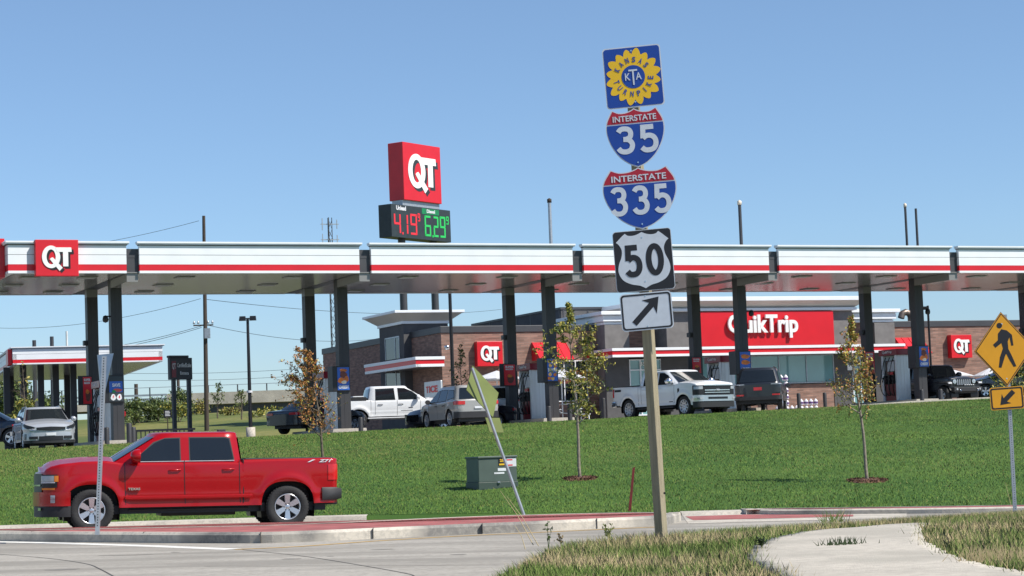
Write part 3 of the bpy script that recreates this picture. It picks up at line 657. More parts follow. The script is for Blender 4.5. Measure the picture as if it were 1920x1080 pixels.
# tower on the west side wall
ta, tb = bs(711.5, 640, WX-.45)[0], bs(757, 640, WX-.45)[0]; TX0 = WX-.45; TX1 = bl(840, 612, tb)[0]
if TX1 < WX+1.5: TX1 = WX+1.5
tt0 = bs(734, 611, TX0)[1]; tt1 = bs(744.8, 580.7, TX0-.72)[1]
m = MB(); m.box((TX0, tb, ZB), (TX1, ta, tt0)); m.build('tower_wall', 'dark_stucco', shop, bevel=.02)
m = MB(); Ht = tt1-tt0
m.box((TX0-.08, tb-.08, tt0-.02), (TX1+.08, ta+.08, tt0+.2*Ht), 0)
m.hexa([(TX0-.1, tb-.1, tt0+.2*Ht), (TX1+.1, tb-.1, tt0+.2*Ht), (TX1+.1, ta+.1, tt0+.2*Ht), (TX0-.1, ta+.1, tt0+.2*Ht)],
       [(TX0-.65, tb-.65, tt0+.8*Ht), (TX1+.65, tb-.65, tt0+.8*Ht), (TX1+.65, ta+.65, tt0+.8*Ht), (TX0-.65, ta+.65, tt0+.8*Ht)], 1)
m.box((TX0-.72, tb-.72, tt0+.8*Ht), (TX1+.72, ta+.72, tt1), 0); m.build('cornice', ['white_metal', 'cream_metal'], shop, bevel=.01)
def swin(px0, px1, pt, pb, name):
    y0 = bs(px0, pt, TX0)[0]; y1 = bs(px1, pt, TX0)[0]; z1 = bs((px0+px1)/2, pt, TX0)[1]; z0 = bs((px0+px1)/2, pb, TX0)[1]
    m = MB(); m.box((TX0-.03, y1, z0), (TX0+.03, y1+.07, z1)); m.box((TX0-.03, y0-.07, z0), (TX0+.03, y0, z1)); m.box((TX0-.03, lerp(y1, y0, .28), z0), (TX0+.03, lerp(y1, y0, .28)+.08, z1)); m.box((TX0-.028, y1, z1-.07), (TX0+.03, y0, z1))
    o = m.build(name, 'galv', shop); m = MB(); m.box((TX0-.01, y1, z0), (TX0+.002, y0, z1)); m.build('pane', 'glass_dark', o); return z0
swin(722, 749, 632, 674, 'window'); swin(723, 751, 694, 770, 'door')
# side awning with stripe
sy0 = bs(780, 690, WX-1.6)[0]; sy1 = bs(684, 690, WX-1.6)[0]; sz0 = bs(735, 694.5, WX-1.6)[1]; sz1b = bs(735, 676, WX-1.6)[1]
m = MB(); m.T = Matrix.Translation((WX-1.6, sy1, 0)) @ Matrix.Rotation(-PI/2, 4, 'Z'); eave(m, 0, sy1-sy0, 0, sz0, sz1b)
m.T = Matrix.Translation((WX-1.6, sy0, 0)); eave(m, 0.01, 1.58, 0, sz0, sz1b); m.T = None
m.box((WX-1.4, sy0+.2, sz0+.03), (WX-.01, sy1, sz0+.1), 2); m.box((WX-1.4, sy0+.2, sz1b-.1), (WX-.01, sy1, sz1b-.03), 2)
m.build('side_eave', ['white_metal', 'red_panel', 'soffit_dark'], shop)
# flat ice poster on the side wall, built as a thin panel
iy0, iz1 = bs(826, 713, WX-.9); iy1, iz0 = bs(796, 745, WX-.9)
ib = root('ice_poster', colz(0, 0)*0 + BO + Vector((math.cos(BA), math.sin(BA), 0))*(WX-.1) + Vector((-math.sin(BA), math.cos(BA), 0))*((iy0+iy1)/2), BA, 'white flat ice poster with red lettering against the dark side wall', 'ice poster')
hw_ = abs(iy1-iy0)/2; m = MB(); m.box((-.8, -hw_, iz0-.05), (-.7, hw_, iz1)); m.build('cabinet', 'silver_panel', ib, bevel=.02)  # the poster sheet itself, thin and flat
m = MB(); m.T = Matrix.Translation((-.805, 0, 0)) @ Matrix.Rotation(-PI/2, 4, 'Z'); m.text('ICE', -hw_*.4, hw_*.62, iz0+.25*(iz1-iz0), iz0+.72*(iz1-iz0), -.01, .0, 0, .05); m.text('T', -hw_*.75, -hw_*.48, iz0+.25*(iz1-iz0), iz0+.7*(iz1-iz0), -.01, .0, 0, .05)
m.build('lettering', 'red_panel', ib)
# ------------------------------------------------------------------ vehicles
def paint(name, col, metal=.0, rough=.32):
    metal *= .35
    return mat(name, col, rough, metal, .03, 2, coat=.6)
M['car_red'] = mat('car_red', (.36, .001, .004), .3, .1, .03, 2, coat=.5, spec=.3); M['car_white'] = paint('car_white', (.74, .75, .76)); M['car_silver'] = paint('car_silver', (.4, .42, .45), .8)
M['car_champagne'] = paint('car_champagne', (.36, .35, .335), .5); M['car_black'] = paint('car_black', (.008, .008, .014)); M['car_charcoal'] = paint('car_charcoal', (.018, .021, .027), .3)
M['car_navy'] = paint('car_navy', (.012, .022, .045), .3); M['car_grey'] = paint('car_grey', (.1, .1, .1), .5); M['plastic'] = mat('plastic', (.02, .02, .022), .6); M['plate_white'] = mat('plate_white', (.65, .66, .68), .5)
M['plate_red'] = mat('plate_red', (.6, .04, .05), .5); M['gold_badge'] = mat('gold_badge', (.6, .55, .45), .3, .8)
def wheel(parent, x, y, side, R, w, rim, spokes, dark=True):
    """side=+1 left(+y) / -1 right; origin of wheel is its hub"""
    t = MB(); s = side
    pr = [(rim*R, s*w*.42), (rim*R+.01, s*w*.5), (R*.9, s*w*.52), (R*.975, s*w*.44), (R, s*w*.3), (R, -s*w*.3), (R*.975, -s*w*.44), (R*.9, -s*w*.5), (rim*R, -s*w*.45)]
    t.lathe(pr, 40, 0, 'y')
    for k in range(44):       # tread blocks
        a = 2*PI*k/44; c, q = math.cos(a), math.sin(a); c2, q2 = math.cos(a+.07), math.sin(a+.07)
        r0, r1 = R*.965, R*1.012
        t.hexa([(r0*c, -w*.44, r0*q), (r0*c2, -w*.44, r0*q2), (r0*c2, w*.44, r0*q2), (r0*c, w*.44, r0*q)], [(r1*c, -w*.4, r1*q), (r1*c2, -w*.4, r1*q2), (r1*c2, w*.4, r1*q2), (r1*c, w*.4, r1*q)])
    wh = bpy.data.objects.new('wheel', None); COL.objects.link(wh); wh.parent = parent; wh.location = (x, y, R)
    t.build('tyre', 'rubber', wh)
    m = MB(); Rr = rim*R
    m.lathe([(Rr*1.01, s*w*.46), (Rr*.99, s*w*.5), (Rr*.93, s*w*.49), (Rr*.9, s*w*.38), (Rr*.88, 0), (Rr*.9, -s*w*.4)], 40, 0, 'y')
    m.lathe([(.001, s*w*.05), (Rr*.9, s*w*.05)], 30, 1, 'y')
    m.lathe([(.001, s*w*.46), (Rr*.12, s*w*.46), (Rr*.24, s*w*.42), (Rr*.26, s*w*.1)], 20, 0, 'y')
    for k in range(spokes):
        a = 2*PI*k/spokes + PI/2; hw0, hw1 = Rr*.18, Rr*(.27 if spokes <= 6 else .1)
        d = Vector((math.cos(a), 0, math.sin(a))); e = Vector((-math.sin(a), 0, math.cos(a)))
        P0, P1 = d*Rr*.18, d*Rr*.93
        f = lambda p, ww, yy: tuple(p+e*ww+Vector((0, yy, 0)))
        m.hexa([f(P0, -hw0, s*w*.2), f(P0, hw0, s*w*.2), f(P1, hw1, s*w*.26), f(P1, -hw1, s*w*.26)], [f(P0, -hw0*.85, s*w*.44), f(P0, hw0*.85, s*w*.44), f(P1, hw1*.8, s*w*.49), f(P1, -hw1*.8, s*w*.49)])
    for k in range(6):
        a = 2*PI*k/6; m.lathe([(0, s*w*.475), (Rr*.05, s*w*.475), (Rr*.05, s*w*.43)], 8, 1, 'y', (Rr*.26*math.cos(a), 0, Rr*.26*math.sin(a)))
    m.build('rim', ['alloy', 'black'], wh)
    return wh
def vehicle(name, label, cat, s, px, py, D, yaw, group=None, pitch=0., z=None):
    p = W(px, py, D)
    if z is None: p.z = zlot(p.x, p.y) if D > 50 else zroad(p.x, p.y)
    else: p.z = z
    r = root(name, p, 0, label, cat, group, rot=(0, -pitch, yaw)); r.rotation_mode = 'XYZ'
    build_vehicle(r, s); return r
def build_vehicle(r, s):
    WB = s['wb']; R = s['R']; HW = s['w']/2; xf, xr = s['xf'], s['xr']; top = s['top']; body = s['body']; sill = s.get('sill', .42); Ra = s.get('Ra', R*1.2); ax = (WB/2, -WB/2)
    nose = s.get('nose', .25); tail = s.get('tail', .12); crown = s.get('crown', .05); bump = s.get('flare', .03); bulge_f = s.get('bf', .1)
    fz = s.get('fbot', .3); AP = s.get('ap', 2.0)
    spn = lambda v: (abs(v)**(2/AP))*(1 if v > 0 else -1)
    rz_ = s.get('rbot', .42)
    def wid(x):
        w = HW
        if x > xf-nose: t = (x-(xf-nose))/nose; w -= HW*s.get('ntap', .16)*t**2.2
        if x < xr+tail: t = ((xr+tail)-x)/tail; w -= HW*.07*t**2
        return w
    def zbot(x):
        z = sill
        if x > ax[0]: z = lerp(sill, fz, clamp((x-ax[0]-.3)/.3))
        if x < ax[1]: z = lerp(sill, rz_, clamp((ax[1]-.3-x)/.3))
        for a in ax:
            d = abs(x-a)
            if d < Ra: z = max(z, R*.98+Ra*(1-(d/Ra)**AP)**(1/AP)*.98)
        return z
    def ztop(x): return interp(top, x)
    def sidey(x, z):
        zt = ztop(x); w = wid(x)
        t = clamp((z-.25)/(max(zt, .6)-.25)); k = 1 - .05*(1-t)**3 - .035*max(0, t-.62)**1.5*4
        y = w*k
        for a in ax:
            d = math.hypot(x-a, z-R); y += bump*math.exp(-((d-Ra-.05)/.09)**2)*(1 if z > R*.7 else .6)
        y += .014*math.exp(-((z-s.get('crease', .72))/.035)**2) - .028*sst(.95*zt, .6, z)*sst(.3, .62, z)
        return y
    st = set(np.round(np.linspace(xr, xf, 90), 4))
    for a in ax:
        for k in range(0, 25): st.add(round(a-Ra*math.cos(PI*k/24), 4)); 
        st.add(round(a-Ra-.004, 4)); st.add(round(a+Ra+.004, 4))
    for x, _ in top: st.add(round(x, 4))
    st = sorted(q for q in st if xr <= q <= xf)
    m = MB(); rws = []; nz = 16
    for x in st:
        zb, zt = zbot(x), ztop(x); zb = min(zb, zt-.05); row = []
        for j in range(nz+1):
            z = lerp(zb, zt-.035, j/nz); row.append((x, -sidey(x, z), z))
        w = sidey(x, zt-.035); cr = crown if x > s['cabf'] else .0
        for q, dz in ((.985, .018), (.955, .03), (.88, .035), (.6, .035+cr*.6), (.25, .035+cr*.95), (0, .035+cr)): row.append((x, -w*q, zt-.035+dz))
        full = row + [(a, -b, c) for a, b, c in row[:-1][::-1]]
        rws.append(full)
    fb = lambda row, sg, X: [(X+sg*bulge_f*(1-(abs(b)/max(HW*.84, .1))**2)*0, b*f_, c) for (a, b, c) in row for f_ in (1,)]
    m.grid(rws)
    # end caps, slightly bowed
    for row, sg in ((rws[-1], 1), (rws[0], -1)):
        n = len(row); h = n//2; X = row[0][0]; cap = []
        bw = bulge_f if sg > 0 else .03
        for i in range(h+1):
            a = row[i]; b = row[n-1-i]; line = []
            for k in range(9):
                t = k/8; y = lerp(a[1], b[1], t); line.append((X+sg*bw*(1-(2*t-1)**2)*(1 if i < h-4 else .6), y, lerp(a[2], b[2], t)))
            cap.append(line)
        if sg < 0: cap = [l[::-1] for l in cap]
        m.grid([l[::-1] for l in cap])
    # greenhouse
    g = s['gh']; zb0, zr = g['zb'], g['zr']; wb_ = HW*g.get('wb', .95); wr = HW*g.get('wr', .78)
    def gx(t):
        t2 = t
        return lerp(g['rb'], g['rt'], t2), lerp(g['fb'], g['ft'], t2)
    def ghw(z): return lerp(wb_, wr, clamp((z-zb0)/(zr-zb0), 0, 1))
    bf, br = g.get('bf', .16), g.get('br', .05)
    def ringp(t, z, ins=0.):
        x0, x1 = gx(t); hw = ghw(z)-ins; x0 += ins; x1 -= ins; P = []
        for k in range(9):
            u = -1+2*k/8; P.append((x1-bf*u*u*.9-.03*(abs(u) > .99), hw*u*(.985 if abs(u) > .99 else 1), z))
        for k in range(1, 6): P.append((lerp(x1-bf, x0+br, k/6), hw, z))
        for k in range(9):
            u = 1-2*k/8; P.append((x0+br*u*u*.9+.03*(abs(u) > .99), hw*u*(.985 if abs(u) > .99 else 1), z))
        for k in range(1, 6): P.append((lerp(x0+br, x1-bf, k/6), -hw, z))
        return P
    G_ = [ringp(-.04, zb0-.06)]+[ringp(t, lerp(zb0, zr, t)) for t in np.linspace(0, 1, 7)]
    for dz, ins in ((.018, .03), (.032, .09), (.044, .25), (.05, .5)): G_.append(ringp(1, zr+dz, 0)if 0 else [(lerp(p[0], (g['rt']+g['ft'])/2, ins*.35), p[1]*(1-ins), zr+dz) for p in ringp(1, zr)])
    m.grid(G_, closed=True); m.add(G_[-1], [list(range(len(G_[-1])))], 0, True)
    if s.get('cap'): pass
    m.build('body', body, r, recalc=True)
    if s.get('roof_rails'):
        for sg in (1, -1):
            q = MB(); q.tube([(g['rt']+.15, sg*wr*.9, zr+.02), (g['rt']+.25, sg*wr*.9, zr+.07), (g['ft']-.45, sg*wr*.9, zr+.07), (g['ft']-.35, sg*wr*.9, zr+.02)], .018, 6); q.build('roof_rail', s['roof_rails'], r)
    # windows
    def sy(x, z): return ghw(z)+.007
    gm = s.get('glass', 'glass_dark')
    for W_ in s['win']:
        for sg in (-1, 1):
            q = MB(); P = W_; c = (sum(a for a, b in P)/len(P), sum(b for a, b in P)/len(P))
            O_ = [(lerp(c[0], a, 1)+.022*(1 if a > c[0] else -1), b+.02*(1 if b > c[1] else -1)) for a, b in P]
            vs = [(a, sg*(ghw(b)+.004), b) for a, b in O_]; q.add(vs, [list(range(len(P)))[::sg]], 1)
            vs = [(a, sg*(ghw(b)+.009), b) for a, b in P]; q.add(vs, [list(range(len(P)))[::sg]], 0)
            q.build('window', [gm, s.get('trim', 'plastic')], r)
    def wshield(front, t0, t1, hwf, nm):
        q = MB(); rw = []
        for i in range(7):
            t = lerp(t0, t1, i/6); z = lerp(zb0, zr, t); x0, x1 = gx(t); line = []
            for k in range(11):
                u = (-1+2*k/10)*hwf; hw = ghw(z)
                xx = x1-bf*u*u*.9+.012 if front else x0+br*u*u*.9-.012
                line.append((xx, hw*u, z+.004))
            rw.append(line if front else line[::-1])
        q.grid(rw); q.build(nm, s.get('wglass', gm), r)
    wshield(True, .03, .93, .9, 'windshield'); wshield(False, s.get('rw0', .12), .88, .86, 'rear_window')
    # underbody and wheel wells
    q = MB(); zu = sill-.12; q.box((ax[1]-Ra-.25, -HW*.8, zu), (ax[0]+Ra+.1, HW*.8, sill+.04)); q.box((xr+.15, -HW*.82, rz_+.0), (ax[1]-Ra, HW*.82, rz_+.06)); q.box((ax[0]+Ra*.8, -HW*.78, fz+.02), (xf-.2, HW*.78, fz+.08))
    for a in ax: q.tube([(a, -HW*.7, R), (a, HW*.7, R)], .07, 8)
    q.build('underbody', 'black', r)
    for a in ax:
        for sg in (-1, 1):
            q = MB(); L = []
            for yy in (HW*.45, HW*.975):
                L.append([(a+(Ra+.012)*spn(math.cos(t)), sg*yy, R*.98+(Ra+.012)*spn(math.sin(t))) for t in np.linspace(-.25, PI+.25, 24)])
            q.grid(L); q.add(L[0], [list(range(24))]); q.build('wheel_well', 'black', r)
    for i, a in enumerate(ax):
        for sg in (1, -1): wheel(r, a, sg*(HW-s.get('tw', .24)/2-.035+s.get('wout', 0)), sg, R, s.get('tw', .24), s.get('rim', .62), s.get('spokes', 5))
    # wrap patches: path s from centre line outwards around the corner
    def wrap(s0, s1, z0, z1, sg, front, off=.012, n=10):
        X = xf if front else xr; d = 1 if front else -1; wend = wid(X)
        rw = []
        for i in range(n+1):
            t = lerp(s0, s1, i/n); line = []
            for j in range(5):
                za = interp(z0, t) if isinstance(z0, list) else z0; zc = interp(z1, t) if isinstance(z1, list) else z1
                z = lerp(za, zc, j/4)
                if t <= wend-.02: y = t; b = (bulge_f if front else .03)*(1-(t/wend)**2); x = X+d*(b+off)
                else:
                    e = t-(wend-.02); x = X-d*max(0, e-.02); x += d*off*clamp(1-e/.08); y = sidey(x if abs(x) < abs(X) else X, z)+off*clamp(e/.05); 
                line.append((x, sg*y, z))
            rw.append(line)
        q = MB(); q.grid(rw[::(1 if (sg*d > 0) else -1)]); q.grid([[(p[0]-d*.03*1, p[1]*.97, p[2]) for p in l] for l in rw[::(-1 if (sg*d > 0) else 1)]]); 
        return q
    for nm, mt, s0, s1, z0, z1, front, off in s.get('patch', []):
        for sg in (1, -1): wrap(s0, s1, z0, z1, sg, front, off).build(nm, mt, r)
    for nm, mt, a, b in s.get('boxes', []): q = MB(); q.box(a, b); q.build(nm, mt, r, bevel=.02)
    if s.get('bumper'):
        zz0, zz1, out, mt = s['bumper']; rw = []
        for z, o_ in ((zz0, -.02), (zz0+.03, out), (zz1-.03, out), (zz1, -.01)):
            rw.append([(xr-o_+.02*(u*u), u*(HW-.03), z) for u in np.linspace(-1, 1, 11)]+[(xr+.3, (HW-.01)+o_*.15, z)])
            rw[-1] = [(xr+.3, -(HW-.01)-o_*.15, z)]+rw[-1]
        q = MB(); q.grid(rw[::-1]); q.grid([rw[-1], [(p[0]+.15 if abs(p[1]) < HW-.02 else p[0], p[1]*.85, p[2]) for p in rw[-1]]][::-1]); q.build('bumper', mt, r)
    # door seams and handles
    for x0, zt0, zb1 in s.get('seams', []):
        for sg in (1, -1):
            q = MB(); L = [(x0+.02*math.sin((z-sill)*2), z) for z in np.linspace(zb1, zt0, 14)]
            q.grid([[(x-.007, sg*(sidey(x, z)+.003), z), (x+.007, sg*(sidey(x, z)+.003), z)][::sg] for x, z in L]); q.build('door_seam', 'black', r)
    for x0, z0 in s.get('handles', []):
        for sg in (1, -1):
            q = MB(); y = sidey(x0, z0); q.tube([(x0-.11, sg*(y-.0), z0), (x0-.09, sg*(y+.03), z0+.003), (x0+.07, sg*(y+.03), z0), (x0+.11, sg*(y+.0), z0-.005)], .016, 6); q.build('door_handle', s.get('hmat', body), r)
    for nm, mt, x0, x1, z0, z1 in s.get('sidemark', []):
        for sg in (1, -1):
            q = MB(); y = max(sidey(x0, (z0+z1)/2), sidey(x1, (z0+z1)/2))+.006; q.add([(x0, sg*y, z0), (x1, sg*y, z0), (x1, sg*y, z1), (x0, sg*y, z1)], [[0, 1, 2, 3][::-sg]]); q.build(nm, mt, r)
    mx, mz = s['mirror']; my = ghw(mz)
    for sg in (1, -1):
        q = MB(); q.T = Matrix.Translation((mx, sg*(my+.17), mz)); k = s.get('mk', 1.)
        q.grid([[(.0+fx*.09*k, fy*.13*k, fz_*.11*k) for fx, fy, fz_ in ring] for ring in ([(0, math.cos(t)*.1, math.sin(t)*.1) for t in np.linspace(0, 2*PI, 13)[:-1]], )*1 + tuple([[(xx, math.cos(t)*rr, math.sin(t)*rr) for t in np.linspace(0, 2*PI, 13)[:-1]] for xx, rr in ((1, .1), (.9, .6), (.4, .9), (-.4, 1), (-.7, .97))])][1:], closed=True)
        q.add([(-.063*k, math.cos(t)*.125*k, math.sin(t)*.105*k) for t in np.linspace(0, 2*PI, 13)[:-1]], [list(range(12))])
        q.T = None; q.tube([(mx+.02, sg*(my-.03), mz-.05), (mx, sg*(my+.1), mz-.03)], .03, 6); q.build('mirror', s.get('mirmat', body), r)
# --- red crew-cab pickup
red = dict(ap=2.7, wb=3.645, R=.405, w=2.02, xf=2.68, xr=-2.78, sill=.45, Ra=.5, Rz=1.0, fbot=.42, rbot=.47, nose=.4, ntap=.2, tail=.1, body='car_red', tw=.27, rim=.61, spokes=6, flare=.035, crease=.66, crown=.09, bf=.12,
    top=[(-2.78, 1.31), (-2.6, 1.325), (-1.0, 1.31), (-.98, 1.27), (1.3, 1.29), (1.56, 1.325), (2.0, 1.315), (2.4, 1.275), (2.56, 1.235), (2.64, 1.19), (2.68, 1.14)], cabf=1.4,
    gh=dict(zb=1.26, zr=1.80, rb=-1.0, rt=-.93, fb=1.62, ft=.72, wb=.955, wr=.8, bf=.2, br=.05),
    win=[[(.2, 1.31), (.2, 1.72), (.48, 1.715), (.66, 1.64), (.94, 1.42), (.98, 1.31)], [(-.80, 1.33), (-.73, 1.7), (-.66, 1.72), (.0, 1.725), (.0, 1.31), (-.7, 1.31)]],
    patch=[('grille', 'black', 0, .74, .62, 1.10, True, .02), ('grille_bar', 'chrome', 0, .74, .87, .90, True, .045), ('headlight_bezel', 'black', .72, 1.04, .84, 1.08, True, .02), ('headlight', 'lamp_clear', .76, .98, .95, 1.06, True, .035), ('headlight_strip', 'plate_white', .76, 1.0, .925, .945, True, .036),
           ('turn_signal', 'lamp_amber', .78, 1.0, .80, .835, True, .03), ('turn_signal', 'lamp_amber', .985, 1.06, .95, 1.06, True, .036), ('bumper', 'car_red', 0, 1.25, .5, .76, True, .04), ('bumper_trim', 'plastic', 0, 1.28, .3, .5, True, .02), ('fog_lamp', 'lamp_clear', .92, 1.0, .56, .70, True, .055), ('tow_hook', 'chrome', .62, .78, .42, .47, True, .05),
           ('tail_light', 'lamp_red', .88, 1.12, .90, 1.20, False, .012)],
    seams=[(.1, 1.3, .5), (-.93, 1.3, .5), (1.2, 1.28, .5)], handles=[(.3, 1.13), (-.7, 1.13)], mirror=(1.02, 1.4), mk=1.15, glass='glass_dark', wglass='glass_tint', mirmat='car_red',
    boxes=[('side_molding', 'car_red', (-1.15, 1.0, .60), (1.22, 1.022, .66)), ('side_molding', 'car_red', (-1.15, -1.022, .60), (1.22, -1.0, .66)), ('window_trim', 'galv', (-.82, .93, 1.285), (1.0, .968, 1.3)), ('bed_rail', 'plastic', (-2.72, -.93, 1.29), (-1.02, .93, 1.335)), ('bed_gap', 'black', (-1.0, -.985, .5), (-.975, .985, 1.31)), ('antenna_fin', 'plastic', (-.78, -.05, 1.84), (-.62, .05, 1.9)), ('running_board', 'plastic', (-1.1, -.85, .38), (1.15, .85, .42)), ('exhaust', 'black', (-.9, -.5, .27), (.5, .5, .36)), ('hitch', 'black', (-2.9, -.3, .42), (-2.5, .3, .52))],
    bumper=(.52, .76, .1, 'plastic'))
for nm in ('bed_gap',): pass
redr = vehicle('pickup_truck', 'red crew cab pickup with tinted windows passing on the road', 'pickup truck', red, 346, 955, 41.0, math.radians(195.3), pitch=.022, z=.02)
q = MB(); ys = -1.035
q.T = Matrix.Translation((-2.55, 0, 0)) @ Matrix.Rotation(PI, 4, 'Z')   # markings on the near (left) side
q.T = Matrix.Rotation(PI, 4, 'Z'); q.text('Z71', 2.42, 2.66, 1.235, 1.29, -1.0, -.985, 0, .03, .3); q.add([(2.2, -1.0, 1.24), (2.24, -1.0, 1.24), (2.36, -1.0, 1.29), (2.3, -1.0, 1.29)], [[0, 1, 2, 3]]); q.T = None
q.build('lettering', 'plate_white', redr)
q = MB(); q.T = Matrix.Rotation(PI, 4, 'Z'); q.text('TEXAS', -1.16, -.94, .77, .815, -1.03, -.985, 0, .03); q.build('badge', 'gold_badge', redr)

# --- white pickup, side on (behind the left pump)
tit = dict(wb=3.55, R=.4, w=2.0, xf=2.72, xr=-2.75, sill=.52, Ra=.49, fbot=.45, rbot=.6, nose=.45, ntap=.2, body='car_white', tw=.26, rim=.62, spokes=6, flare=.04, crown=.08, bf=.12,
    top=[(-2.75, 1.30), (-1.15, 1.27), (-1.1, 1.24), (1.2, 1.22), (1.6, 1.27), (2.2, 1.2), (2.55, 1.12), (2.72, 1.0)], cabf=1.3,
    gh=dict(zb=1.22, zr=1.86, rb=-1.35, rt=-1.2, fb=1.6, ft=.6, wb=.95, wr=.78, bf=.2, br=.05),
    win=[[(.12, 1.27), (.1, 1.78), (.42, 1.77), (.75, 1.6), (1.05, 1.4), (1.1, 1.27)], [(-.95, 1.27), (-.92, 1.76), (-.1, 1.78), (-.06, 1.27)]],
    patch=[('headlight', 'lamp_clear', .6, 1.15, .85, 1.02, True, .02), ('grille', 'black_gloss', 0, .58, .65, 1.02, True, .03), ('bumper', 'chrome', 0, 1.2, .42, .64, True, .04), ('tail_light', 'lamp_red', .84, 1.08, .85, 1.22, False, .012)],
    seams=[(.02, 1.24, .55), (-1.0, 1.24, .6), (1.1, 1.22, .55), (-1.2, 1.26, .55)], handles=[(.2, 1.05), (-.75, 1.05)], hmat='plastic', mirror=(1.0, 1.36), mirmat='car_white',
    boxes=[('bed_cap', 'plastic', (-2.72, -.99, 1.26), (-1.38, .99, 1.42)), ('tool_box', 'plate_white', (-2.0, -.97, 1.42), (-1.5, .97, 1.47)), ('running_board', 'plate_white', (-1.35, -1.03, .42), (1.2, 1.03, .47))], bumper=(.5, .74, .08, 'chrome'),
    sidemark=[('badge', 'plastic', .55, .75, .86, .9), ('lettering', 'car_grey', .2, .75, .74, .765)])
vehicle('pickup_truck', 'white crew cab pickup with a black bed rack, parked beside the dark side wall', 'pickup truck', tit, 738, 795, 103.5, math.radians(13), z=zlot(-5.6, 103.5)+.12).scale = (1.05, 1.05, 1.05)
# --- white pickup, three quarter front
f15 = dict(wb=3.68, R=.42, w=2.03, xf=2.72, xr=-2.95, sill=.5, Ra=.5, fbot=.44, rbot=.6, nose=.25, ntap=.1, body='car_white', tw=.28, rim=.66, spokes=10, flare=.045, crown=.07, bf=.07,
    top=[(-2.95, 1.38), (-1.1, 1.36), (-1.05, 1.32), (1.3, 1.33), (1.6, 1.4), (2.3, 1.36), (2.6, 1.31), (2.72, 1.2)], cabf=1.3,
    gh=dict(zb=1.32, zr=1.90, rb=-1.15, rt=-1.0, fb=1.66, ft=.8, wb=.95, wr=.8, bf=.2, br=.05),
    win=[[(.2, 1.36), (.2, 1.82), (.5, 1.81), (.75, 1.7), (1.1, 1.46), (1.15, 1.36)], [(-.8, 1.36), (-.77, 1.8), (.05, 1.82), (.08, 1.36)]],
    patch=[('grille', 'black', 0, .66, .82, 1.24, True, .02), ('grille_bar', 'chrome', 0, .64, 1.0, 1.04, True, .05), ('grille_bar', 'chrome', 0, .64, .91, .94, True, .05), ('grille_bar', 'chrome', 0, .68, 1.2, 1.24, True, .045), ('headlight', 'lamp_clear', .72, 1.08, 1.06, 1.18, True, .03), ('headlight_bezel', 'black', .66, 1.16, .84, 1.22, True, .018),
           ('bumper', 'alloy', 0, 1.2, .58, .82, True, .06), ('bumper_intake', 'black', 0, .5, .66, .75, True, .07), ('skid_plate', 'plastic', 0, 1.15, .34, .58, True, .04), ('fog_lamp', 'lamp_clear', .75, .95, .66, .74, True, .07), ('tail_light', 'lamp_red', .86, 1.12, .95, 1.3, False, .015)],
    seams=[(.12, 1.32, .55), (-.95, 1.32, .6), (1.25, 1.32, .55), (-1.15, 1.34, .55)], handles=[(.3, 1.18), (-.7, 1.18)], mirror=(1.1, 1.46), mk=1.3, mirmat='chrome',
    boxes=[('bed_rail', 'plastic', (-2.88, -.96, 1.36), (-1.1, .96, 1.4)), ('running_board', 'plastic', (-1.2, -1.02, .38), (1.2, 1.02, .44)), ('emblem', 'lamp_clear', (2.8, -.09, .98), (2.86, .09, 1.06))], bumper=(.55, .78, .06, 'chrome'),
    sidemark=[('lettering', 'plastic', -2.75, -2.3, 1.18, 1.27), ('badge', 'plastic', 1.5, 1.62, .95, 1.15), ('badge', 'plastic', .9, 1.15, .62, .65)])
vehicle('pickup_truck', 'white crew cab pickup with chrome grille facing right, in front of the shop entrance', 'pickup truck', f15, 1266, 787, 88, math.radians(-56), z=zlot(6.6, 88)-.07)
# --- generic bodies
def suv(**k):
    d = dict(wb=2.7, R=.35, w=1.84, xf=2.27, xr=-2.25, sill=.34, Ra=.42, fbot=.3, rbot=.36, nose=.5, ntap=.24, tail=.25, body='car_champagne', tw=.22, rim=.66, spokes=5, flare=.02, crown=.07, bf=.14,
        top=[(-2.25, 1.0), (-2.1, 1.03), (0, 1.0), (1.0, .98), (1.3, 1.03), (1.9, .92), (2.15, .82), (2.27, .7)], cabf=.9,
        gh=dict(zb=.99, zr=1.6, rb=-2.18, rt=-1.75, fb=1.4, ft=.35, wb=.93, wr=.7, bf=.25, br=.12),
        win=[[(.05, 1.06), (.0, 1.5), (.3, 1.48), (.9, 1.14), (.95, 1.06)], [(-.9, 1.08), (-.85, 1.5), (-.08, 1.51), (-.03, 1.06)], [(-1.75, 1.18), (-1.5, 1.46), (-.97, 1.49), (-1.0, 1.1)]],
        patch=[('headlight', 'lamp_clear', .6, 1.15, .68, .8, True, .02), ('grille', 'black_gloss', 0, .55, .55, .74, True, .02), ('bumper_intake', 'black', 0, .8, .28, .42, True, .02), ('tail_light', 'lamp_red', .55, 1.15, .88, 1.02, False, .02), ('bumper_trim', 'plastic', 0, 1.2, .36, .6, False, .03), ('license_plate', 'plate_white', 0, .16, .72, .8, False, .04)],
        seams=[(0, .98, .4), (-.95, .98, .4), (.98, .98, .4)], handles=[(.12, .88), (-.75, .88)], mirror=(.8, 1.08), mk=.85, rw0=.1)
    d.update(k); return d
